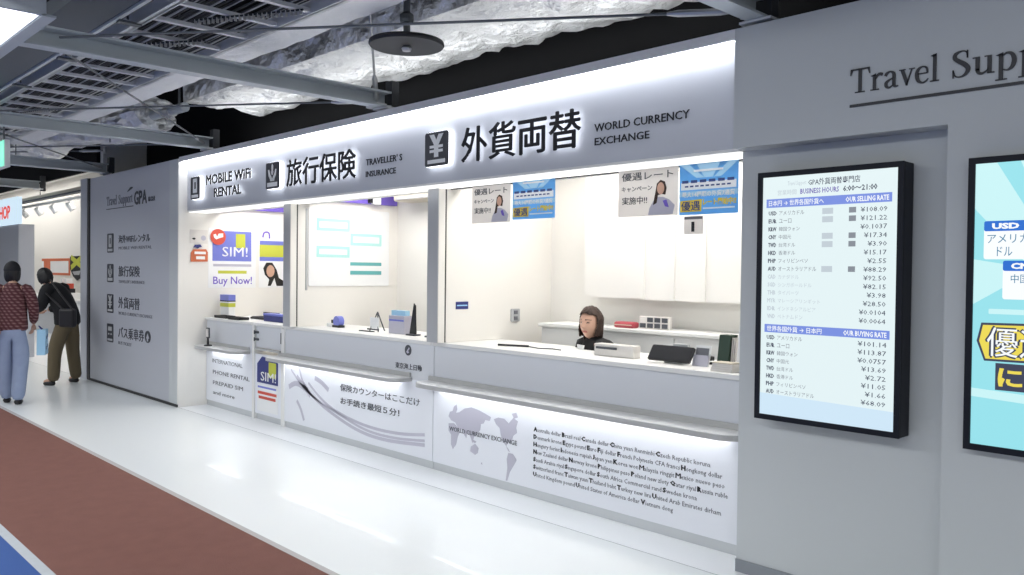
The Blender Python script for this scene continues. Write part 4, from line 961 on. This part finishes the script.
for k in range(9):
    x = -16.2-1.15*k; bm = NB(); tube(bm, [(x, 5.21, 2.97), (x, 5.21, 2.90)], .02); tube(bm, [(x-.02, 5.17, 2.92), (x+.03, 5.27, 2.78)], [.05, .065], 12); mk('spotlight', bm, 'pwhite', t)
t = thing('far_beam', (-20, 4.6, 3.3), 'brown-grey rail under the ceiling of the far shop', 'rail')
bm = NB(); box(bm, -31, -13.2, 4.50, 4.60, 2.93, 2.99); mk('rail', bm, 'beige', t); bm = NB(); box(bm, -31, -13.2, 4.49, 4.61, 2.905, 2.93); mk('rail_edge', bm, 'ink2', t)
for x in (-14, -18, -22, -26, -30): mk('rail_hanger', tube(NB(), [(x, 4.55, 2.99), (x, 4.55, 3.86)], .01, 6), 'rod', t)
for k, (x0, x1, lab) in enumerate(((-20.5, -13.6, 'bright ceiling panel of the far shop near the opening'), (-31, -22, 'bright ceiling panel deep in the far shop'))):
    t = thing('far_light', ((x0+x1)/2, 5.6, 3.8), lab, 'light', 'ceiling panels of the far shop'); mk('housing', B(x0, x1, 5.35, 6.0, 3.80, 3.855), 'white', t); mk('diffuser', B(x0+.05, x1-.05, 5.4, 5.95, 3.79, 3.80), 'boothlamp', t)
FB = FY(6.5)
t = thing('red_poster', (-24.2, 6.5, 1.4), 'poster with a red frame on the wall of the far shop', 'poster')
mk('sheet', prism(NB(), FB, rect(-25.5, -22.95, 1.40, 1.84), .001, .01), 'pwhite', t)
bm = NB(); prism(bm, FB, rect(-25.5, -22.95, 1.77, 1.84), .01, .014); prism(bm, FB, rect(-25.5, -22.95, 1.40, 1.46), .01, .014); prism(bm, FB, rect(-25.3, -24.7, 1.46, 1.77), .01, .014); prism(bm, FB, rect(-23.1, -22.95, 1.46, 1.77), .01, .014); mk('red_frame', bm, 'orange', t)
t = thing('shield_emblem', (-22.4, 6.5, 1.3), 'black shield emblem with a yellow-green diagonal cross on the far shop wall', 'emblem')
mk('shield', prism(NB(), FB, [(-22.95, 1.88), (-21.88, 1.90), (-21.88, 1.55), (-22.1, 1.36), (-22.4, 1.28), (-22.7, 1.38), (-22.95, 1.58)], .001, .02), 'ink', t)
bm = NB(); prism(bm, FB, stroke_polys([(-22.85, 1.86, .13), (-21.98, 1.62, .13)], False)[0], .02, .024); prism(bm, FB, stroke_polys([(-22.85, 1.60, .13), (-21.98, 1.87, .13)], False)[0], .02, .025); mk('cross', bm, 'yelgreen', t)
bm = NB(); prism(bm, FB, [(-22.75, 1.5), (-22.1, 1.53), (-22.2, 1.42), (-22.6, 1.42)], .02, .024); mk('lower_field', bm, 'post', t)
t = thing('display_table', (-23.2, 6.1, 0), 'white low display table at the back of the far shop', 'table')
mk('top', B(-25.0, -21.0, 5.8, 6.4, .82, .88), 'white', t); mk('body', B(-24.9, -21.1, 5.85, 6.35, 0, .82), 'counter', t)
t = thing('goods_rack', (-21.7, 6.2, .88), 'rack of small dark and pale goods on the far shop table', 'rack')
mk('frame', B(-22.3, -21.5, 6.1, 6.3, .88, 1.0), 'white', t)
for k in range(7): mk('goods', B(-22.28+.11*k, -22.2+.11*k, 6.05, 6.2, 1.0, 1.1+.12*((k*5) % 3)), ('ink', 'pwhite', 'red')[k % 3], t)

# ------------------------------------------------------------------ people
def skin_mesh(verts, edges, radii, root=0, sub=1):
    me = bpy.data.meshes.new('s'); me.from_pydata([tuple(v) for v in verts], edges, [])
    o = bpy.data.objects.new('s', me); COL.objects.link(o)
    m = o.modifiers.new('k', 'SKIN'); m.use_smooth_shade = True; m.branch_smoothing = .6
    roots = root if isinstance(root, (list, tuple)) else [root]
    for i, r in enumerate(radii):
        d = me.skin_vertices[0].data[i]; d.radius = r if isinstance(r, (list, tuple)) else (r, r); d.use_root = i in roots
    s = o.modifiers.new('b', 'SUBSURF'); s.levels = sub; s.render_levels = sub
    dg = bpy.context.evaluated_depsgraph_get()
    out = bpy.data.meshes.new_from_object(o.evaluated_get(dg))
    bpy.data.objects.remove(o); bpy.data.meshes.remove(me)
    bm = NB(); bm.from_mesh(out); bpy.data.meshes.remove(out)
    return bm
def merge(a, b, mi=None):
    me = bpy.data.meshes.new('m')
    if mi is not None:
        for f in b.faces: f.material_index = mi
    b.to_mesh(me); b.free(); a.from_mesh(me); bpy.data.meshes.remove(me); return a
def xf(bm, Mx):
    bm.transform(Mx); return bm
def head_bm():
    """face looks along +Y, centre of the head at the origin; 0 skin, 1 lips, 2 eyes and brows"""
    bm = NB(); bmesh.ops.create_icosphere(bm, subdivisions=5, radius=1)
    for v in bm.verts:
        x, y, z = v.co
        w = .073; 
        jaw = max(0, -z)
        sx = w*(1-.28*jaw**1.5); sy = .094*(1-.10*jaw); X, Y, Z = x*sx, y*sy, z*.116
        if y > 0: Y -= .010*y*max(0, z)**2
        def g(cx, cz, rx, rz): return math.exp(-((X-cx)/rx)**2-((Z-cz)/rz)**2) if y > 0 else 0
        Y += .022*g(0, -.022, .012, .014)+.012*g(0, .0, .009, .022)            # nose
        Y -= .010*g(.032, .010, .018, .013)+.010*g(-.032, .010, .018, .013)     # eye sockets
        Y += .006*g(0, -.060, .022, .009)+.009*g(0, -.098, .022, .014)          # lips, chin
        Y += .004*g(.032, .030, .026, .007)+.004*g(-.032, .030, .026, .007)     # brow
        v.co = (X, Y, Z)
    for f in bm.faces:
        c = f.calc_center_median()
        if c.y > .03:
            if abs(c.z+.060) < .008 and abs(c.x) < .022: f.material_index = 1
            for s in (-1, 1):
                if ((c.x-s*.032)/.012)**2+((c.z-.008)/.0045)**2 < 1: f.material_index = 2
                if abs(c.z-.031+abs(abs(c.x)-.032)*.15) < .0025 and abs(c.x-s*.034) < .019: f.material_index = 2
    for s in (-1, 1):                                                          # ears
        e = NB(); bmesh.ops.create_icosphere(e, subdivisions=3, radius=1)
        for v in e.verts: v.co = (s*(.074+.010*v.co.x*s), -.006+.018*v.co.y, -.005+.030*v.co.z)
        merge(bm, e)
    return bm
def hair_bm(length=.0, front=.03, puff=1.14, top=.058, half=.064):
    bm = NB(); bmesh.ops.create_icosphere(bm, subdivisions=5, radius=1)
    dele = []
    for v in bm.verts:
        x, y, z = v.co
        k = 1+.05*noise.noise(Vector((x*5, y*5, z*1.2)))+.02*noise.noise(Vector((x*16, y*16, z*2)))
        X, Y, Z = x*.073*puff*k, y*.094*(puff if y < 0 else 1.06+(puff-1.06)*(1-y)**2)*k, z*.116*(1.09)*k+.004
        if z < 0: Z -= length*min(1, -z*1.5)*(1 if y < .2 else .7)*(1+.25*noise.noise(Vector((x*7, y*7, 3)))); X *= 1+.16*min(1, -z); Y = Y if y > 0 else Y*(1-.1*-z)
        v.co = (X, Y, Z)
    for f in bm.faces:
        c = f.calc_center_median()
        if c.y > front and c.z < top-.25*abs(c.x) and abs(c.x) < half and c.y > front+max(0, -c.z)*.25: dele.append(f)
        elif c.z < -.095 and c.y > -.02: dele.append(f)
    bmesh.ops.delete(bm, geom=dele, context='FACES')
    r = bmesh.ops.solidify(bm, geom=bm.faces[:], thickness=.006)
    return bm
def hand(verts, edges, rad, wrist, d, side, curl, up, grip=.0):
    """palm and five fingers as short skinned chains rooted inside the palm"""
    d = Vector(d).normalized(); side = Vector(side).normalized(); n = d.cross(side)*curl
    roots = []
    p0 = wrist
    i = len(verts); verts += [p0, p0+d*.045, p0+d*.085]; rad += [(.021, .016), (.030, .014), (.029, .012)]; edges += [(i, i+1), (i+1, i+2)]; roots.append(i)
    for k, (off, ln) in enumerate(((-.026, .062), (-.009, .072), (.009, .068), (.025, .052))):
        b = p0+d*.075+side*off; i = len(verts); b1 = .35+grip; b2 = .9+grip
        p1 = b+(d*math.cos(b1)+n*math.sin(b1))*ln*.5; p2 = p1+(d*math.cos(b2)+n*math.sin(b2))*ln*.35; p3 = p2+(d*math.cos(b2+.5)+n*math.sin(b2+.5))*ln*.3
        verts += [b, p1, p2, p3]; rad += [.0095, .009, .008, .007]; edges += [(i, i+1), (i+1, i+2), (i+2, i+3)]; roots.append(i)
    b = p0+d*.025+side*-.024; i = len(verts)
    p1 = b+(d*.6-side*.7+n*.3).normalized()*.035; p2 = p1+(d*.85-side*.25+n*.35).normalized()*.03
    verts += [b, p1, p2]; rad += [.011, .010, .008]; edges += [(i, i+1), (i+1, i+2)]; roots.append(i)
    return roots
def person(name_label, loc, yaw, J, mats, group=None):
    """J: joints in the figure's own frame (faces +Y). returns the thing and its matrix"""
    t = thing('person', loc, name_label, 'person', group)
    Mx = Matrix.Translation(Vector(loc))@Matrix.Rotation(yaw, 4, 'Z')
    V3 = Vector
    j = {k: V3(v) for k, v in J.items()}
    names = ['pelvis', 'waist', 'chest', 'neckb', 'neckt']
    verts = [j[n] for n in names]; rad = [(.112, .085), (.105, .08), (.13, .09), (.055, .052), (.048, .05)]; edges = [(0, 1), (1, 2), (2, 3), (3, 4)]; roots = [0]
    idx = {n: i for i, n in enumerate(names)}
    def add(n, r, frm):
        idx[n] = len(verts); verts.append(j[n]); rad.append(r); edges.append((idx[frm], idx[n]))
    for s in 'LR':
        add('sh'+s, (.056, .056), 'chest'); add('el'+s, (.042, .042), 'sh'+s); add('wr'+s, (.025, .022), 'el'+s)
        add('hip'+s, (.072, .072), 'pelvis'); add('kn'+s, (.056, .056), 'hip'+s); add('an'+s, (.036, .036), 'kn'+s); add('to'+s, (.030, .022), 'an'+s)
    for s, sg in (('L', -1), ('R', 1)):
        d = (j['wr'+s]-j['el'+s]).normalized(); side = V3((0, 1, 0))-d*d.y; roots += hand(verts, edges, rad, j['wr'+s]+d*.004, d, side, -sg, 0)
    bm = skin_mesh(verts, edges, rad, roots)
    hd = head_bm(); hM = Matrix.Translation(j['head'])@Matrix.Rotation(J.get('hy', 0), 4, 'Z')@Matrix.Rotation(J.get('hp', 0), 4, 'X') if False else Matrix.Translation(j['head'])@Matrix.Rotation(mats.get('hy', 0), 4, 'Z')@Matrix.Rotation(mats.get('hp', 0), 4, 'X')
    merge(bm, xf(hd, hM))
    mk('body', xf(bm, Mx), ['skin', 'lips', 'eyew'], t, smooth=True)
    hb = xf(hair_bm(mats.get('hl', 0), mats.get('hf', .03), mats.get('puff', 1.16), mats.get('hz', .058), mats.get('hx', .064)), hM)
    mk('hair', xf(hb, Mx), mats['hair'], t, smooth=True)
    # top
    q = mats.get('bulk', 1.); mid = j['chest'].lerp(j['neckb'], .62)
    v = [j['pelvis']+V3((0, 0, -mats.get('hem', .10))), j['pelvis']+V3((0, 0, .02)), j['waist'], j['chest'], mid, j['neckb']+V3((0, 0, .035))]
    r = [(.185*q, .150*q), (.172*q, .138*q), (.155*q, .125*q), (.172*q, .130*q), (.130*q, .105*q), (.078, .070)]; e = [(k, k+1) for k in range(5)]; rts = [0]
    for s in 'LR':
        i = len(v); el = j['el'+s]; wr = j['wr'+s]; v += [j['sh'+s]+V3((0, 0, -.005)), el, el+(wr-el)*mats.get('sl', .85)]; r += [.088*q, .064*q, .050*q]; v.append(j['sh'+s]*.45+j['chest']*.55+V3((0, 0, .02))); r.append(.098*q); e += [(i+3, i), (i, i+1), (i+1, i+2)]; rts.append(i+3)
    mk(mats.get('topn', 'shirt'), xf(skin_mesh(v, e, r, rts), Mx), mats['top'], t, smooth=True)
    v = [j['pelvis']+V3((0, 0, .12)), j['pelvis']+V3((0, 0, .03)), j['pelvis']+V3((0, 0, -.04))]; r = [(.145, .115), (.152, .120), (.158, .127)]; e = [(0, 1), (1, 2)]
    for s in 'LR':
        i = len(v); sd = V3((0, 0, -.06)) if j['kn'+s].z < j['hip'+s].z-.2 else V3((0, .06, 0))
        v += [j['hip'+s]+sd*.4, j['kn'+s], j['an'+s]+V3((0, 0, -.05))]; r += [.124, .090, .078]; e += [(2, i), (i, i+1), (i+1, i+2)]
    mk('trousers', xf(skin_mesh(v, e, r), Mx), mats['leg'], t, smooth=True)
    for s in 'LR':
        a, to = j['an'+s], j['to'+s]; dd = (to-a); dd.z = 0; dd.normalize(); z0 = a.z-.055
        v = [V3((a.x, a.y, z0))-dd*.035, V3((a.x, a.y, z0))+dd*.05, V3((to.x, to.y, z0-.005))]; mk('shoe', xf(skin_mesh(v, [(0, 1), (1, 2)], [(.045, .040), (.048, .038), (.040, .028)]), Mx), 'black', t, smooth=True)
    return t, Mx, j, hM
base = dict(pelvis=(0, 0, .93), waist=(0, .01, 1.08), chest=(0, 0, 1.28), neckb=(0, -.01, 1.42), neckt=(0, .01, 1.49), head=(0, .025, 1.575),
            shL=(-.165, 0, 1.375), elL=(-.22, -.02, 1.12), wrL=(-.20, .13, .93), shR=(.165, 0, 1.375), elR=(.22, -.02, 1.12), wrR=(.20, .13, .93),
            hipL=(-.085, 0, .88), knL=(-.095, .02, .49), anL=(-.10, -.01, .085), toL=(-.115, .12, .04), hipR=(.085, 0, .88), knR=(.095, .02, .49), anR=(.10, -.01, .085), toR=(.115, .12, .04))
def scaled(J, k): return {a: tuple(q*k for q in b) for a, b in J.items()}
def face(dx, dy): return math.atan2(-dx, dy)       # yaw that turns +Y towards (dx, dy)

# woman at the left edge, back to us
J = dict(base); J.update(knL=(-.085, .06, .49), anL=(-.08, .12, .085), toL=(-.09, .25, .04), knR=(.085, -.01, .49), anR=(.06, -.08, .085), toR=(.07, .05, .04), head=(-.01, .035, 1.565))
t, Mx, j, hM = person('person seen from behind in plaid shirt, dark cap and pale jeans', (-11.02, 2.50, .0), face(-.93, .36), scaled(J, .985), dict(hair='hairb', top='plaid', leg='jeans', hl=.02, sl=.9))
bm = NB(); bmesh.ops.create_icosphere(bm, subdivisions=4, radius=1)
for v in bm.verts:
    x, y, z = v.co; v.co = (x*.088, y*.110-.002, .018+(z*.112 if z > 0 else z*.02))
b2 = NB(); lathe(b2, (0, .09, .02), [(.07, 0), (.078, .004), (.07, .010)], 24)
mk('cap', xf(xf(merge(bm, b2), hM), Mx), 'cap', t, smooth=True)
t2 = t
bagM = Mx
bm = NB(); box(bm, -.34, -.22, -.20, .16, .76, 1.04, bev=.03); b = mk('shoulder_bag', xf(bm, Mx), 'bagm', label='black shoulder bag hanging on the left hip of the person in the plaid shirt', cat='bag')
bm = NB(); tube(bm, [(-.28, -.17, 1.03), (-.25, -.13, 1.28), (-.17, -.02, 1.465), (-.22, .10, 1.28), (-.28, .13, 1.03)], .012); mk('strap', xf(bm, Mx), 'bagm', b)
bm = NB(); box(bm, -.352, -.34, -.10, .06, .86, .96, bev=.004); mk('flap', xf(bm, Mx), 'ink', b)
bm = NB(); prism(bm, lambda u, v, w: Vector((.24+w, u, v)), [(.02, .56), (.30, .56), (.27, .86), (.05, .86)], 0, .09); t = mk('shopping_bag', xf(bm, Mx), 'psky', label='pale blue shopping bag with dark dots held by the person in the plaid shirt', cat='bag')
bm = NB()
for a, c in ((.10, .64), (.21, .66), (.15, .76), (.24, .78)): prism(bm, lambda u, v, w: Vector((.24+w, u, v)), disc(a, c, .022, .022, 12), .0905, .093)
mk('dots', xf(bm, Mx), 'navy', t)
bm = NB(); tube(bm, [(.285, .10, .855), (.25, .13, .90), (.285, .20, .855)], .006); mk('handle', xf(bm, Mx), 'navy', t)

# second person, stooping, black top and olive trousers
J = dict(base); J.update(pelvis=(0, -.05, .90), waist=(0, -.01, 1.06), chest=(0, .10, 1.24), neckb=(0, .20, 1.36), neckt=(0, .255, 1.41), head=(-.0, .30, 1.47),
    shL=(-.17, .14, 1.33), elL=(-.21, .18, 1.07), wrL=(-.12, .36, 1.0), shR=(.17, .14, 1.33), elR=(.21, .18, 1.07), wrR=(.12, .36, 1.0),
    hipL=(-.09, -.05, .86), hipR=(.09, -.05, .86), knL=(-.15, .03, .47), anL=(-.19, .02, .085), toL=(-.21, .15, .04), knR=(.14, -.02, .47), anR=(.17, -.06, .085), toR=(.20, .07, .04))
t, Mx, j, hM = person('stooping person in a black top and olive trousers beside the grey panel edge', (-12.50, 3.46, 0), face(-.80, -.60), J, dict(hair='hairb', top='blackcloth', leg='khaki', hl=.015, sl=.95, hp=-.35, bulk=1.14, hem=.15))
bm = NB(); box(bm, -.31, -.21, -.36, -.14, .80, 1.05, bev=.03); b = mk('sling_bag', xf(bm, Mx), 'bagm', label='black bag hanging behind the stooping person', cat='bag')
bm = NB(); tube(bm, [(-.26, -.32, 1.04), (-.24, -.12, 1.25), (-.15, .10, 1.43), (-.23, .10, 1.25), (-.26, -.18, 1.04)], .012); mk('strap', xf(bm, Mx), 'bagm', b)

# the clerk, seated behind the right counter
J = dict(base); J.update(pelvis=(0, 0, .52), waist=(0, .02, .68), chest=(0, .05, .95), neckb=(0, .055, 1.085), neckt=(0, .075, 1.12), head=(0, .09, 1.205),
    shL=(-.165, .05, 1.055), elL=(-.22, .06, .80), wrL=(-.12, .25, .80), shR=(.165, .05, 1.055), elR=(.22, .06, .80), wrR=(.12, .25, .80),
    hipL=(-.085, .06, .52), hipR=(.085, .06, .52), knL=(-.10, .40, .52), knR=(.10, .40, .52), anL=(-.10, .38, .12), anR=(.10, .38, .12), toL=(-.11, .50, .07), toR=(.11, .50, .07))
J = {k: (v[0], v[1]-.09, v[2]+.025) for k, v in J.items()}
t, Mx, j, hM = person('clerk with shoulder-length brown hair and a black jacket sitting behind the right counter', (-4.05, 4.70, 0.0), face(-.36, -.93), J, dict(hair='hair', top='blackcloth', leg='blackcloth', topn='jacket', hl=.075, hf=.030, hy=.45, sl=.9, puff=1.20, hz=.080, hx=.10))
bm = NB(); prism(bm, lambda u, v, w: Vector((u, .075+w, v)), [(-.05, 1.07), (.05, 1.07), (.0, .93)], 0, .012); mk('blouse', xf(bm, Mx), 'pwhite', t)
s = thing('office_stool', (-4.05, 4.70, 0), 'black office stool under the clerk behind the counter', 'stool')
mk('seat', lathe(NB(), (-4.05, 4.70, .38), [(.19, 0), (.205, .02), (.205, .06), (.18, .075)], 28), 'black', s)
mk('column', tube(NB(), [(-4.05, 4.70, .05), (-4.05, 4.70, .38)], .03, 12), 'steel_l', s)
for k in range(5):
    a = 2*PI*k/5; mk('leg', tube(NB(), [(-4.05, 4.70, .075), (-4.05+.25*math.cos(a), 4.70+.25*math.sin(a), .045)], [.025, .018]), 'black', s)
    mk('caster', tube(NB(), [(-4.06+.25*math.cos(a), 4.70+.25*math.sin(a), .027), (-4.04+.25*math.cos(a), 4.70+.25*math.sin(a), .027)], .026, 12), 'black', s)
# low screen in front of the clerk
t = thing('desk_block', (-3.63, 4.36, 1.036), 'white low block with a dark stripe on the counter beside the clerk', 'desk block')
mk('block', B(-3.74, -3.40, 4.38, 4.46, 1.036, 1.12, bev=.006), 'pbg', t); mk('dark_stripe', B(-3.72, -3.54, 4.374, 4.38, 1.085, 1.10), 'ink2', t)

# ------------------------------------------------------------------ light
def area(name, loc, sx, sy, power, rot=(0, 0, 0), col=(1, 1, 1), spread=180):
    l = bpy.data.lights.new(name, 'AREA'); l.shape = 'RECTANGLE'; l.size = sx; l.size_y = sy; l.energy = power; l.color = col; l.spread = math.radians(spread)
    o = bpy.data.objects.new(name, l); COL.objects.link(o); o.location = loc; o.rotation_euler = rot; return o
def spot(name, loc, power, ang, blend, col=(1, 1, 1), r=.08, rot=(0, 0, 0)):
    l = bpy.data.lights.new(name, 'SPOT'); l.energy = power; l.spot_size = math.radians(ang); l.spot_blend = blend; l.color = col; l.shadow_soft_size = r
    o = bpy.data.objects.new(name, l); COL.objects.link(o); o.location = loc; o.rotation_euler = rot; return o
w = bpy.data.worlds.new('world'); sc.world = w; w.use_nodes = True
w.node_tree.nodes['Background'].inputs[0].default_value = (.92, .97, 1., 1); w.node_tree.nodes['Background'].inputs[1].default_value = .45
for k in range(7): spot('downlight', (-2.6-1.25*k, 3.02, 3.12), 14, 62, .9, (.98, .98, 1.), .12)
area('corridor_lamp', (-4.0, -1.4, 3.6), 14, 1.2, 430, col=(.97, .995, 1.))
area('corridor_lamp', (-14.0, .6, 3.6), 6, 1.2, 120, col=(.97, .995, 1.))
area('light_box_upfill', (-6.0, 1.0, 3.02), 7, .3, 270, rot=(PI+math.radians(40), 0, 0), col=(.97, .995, 1.))  # upward fill added over the light box to brighten ducts and steel
area('steel_upfill', (-5.0, -1.0, 2.95), 12, .3, 430, rot=(PI+math.radians(35), 0, 0), col=(.97, .995, 1.))  # unseen upward fill, added to lift the beams and duct fronts
area('duct_underside_fill', (-6.0, 4.25, 2.95), 7, .2, 22, rot=(PI-math.radians(12), 0, 0), col=(.97, .995, 1.))  # fill added above the shop roof to brighten the foil duct from below

sc.view_settings.view_transform = 'Standard'; sc.view_settings.look = 'None'; sc.view_settings.gamma = 1; sc.view_settings.exposure = 0
sc.view_settings.use_curve_mapping = False
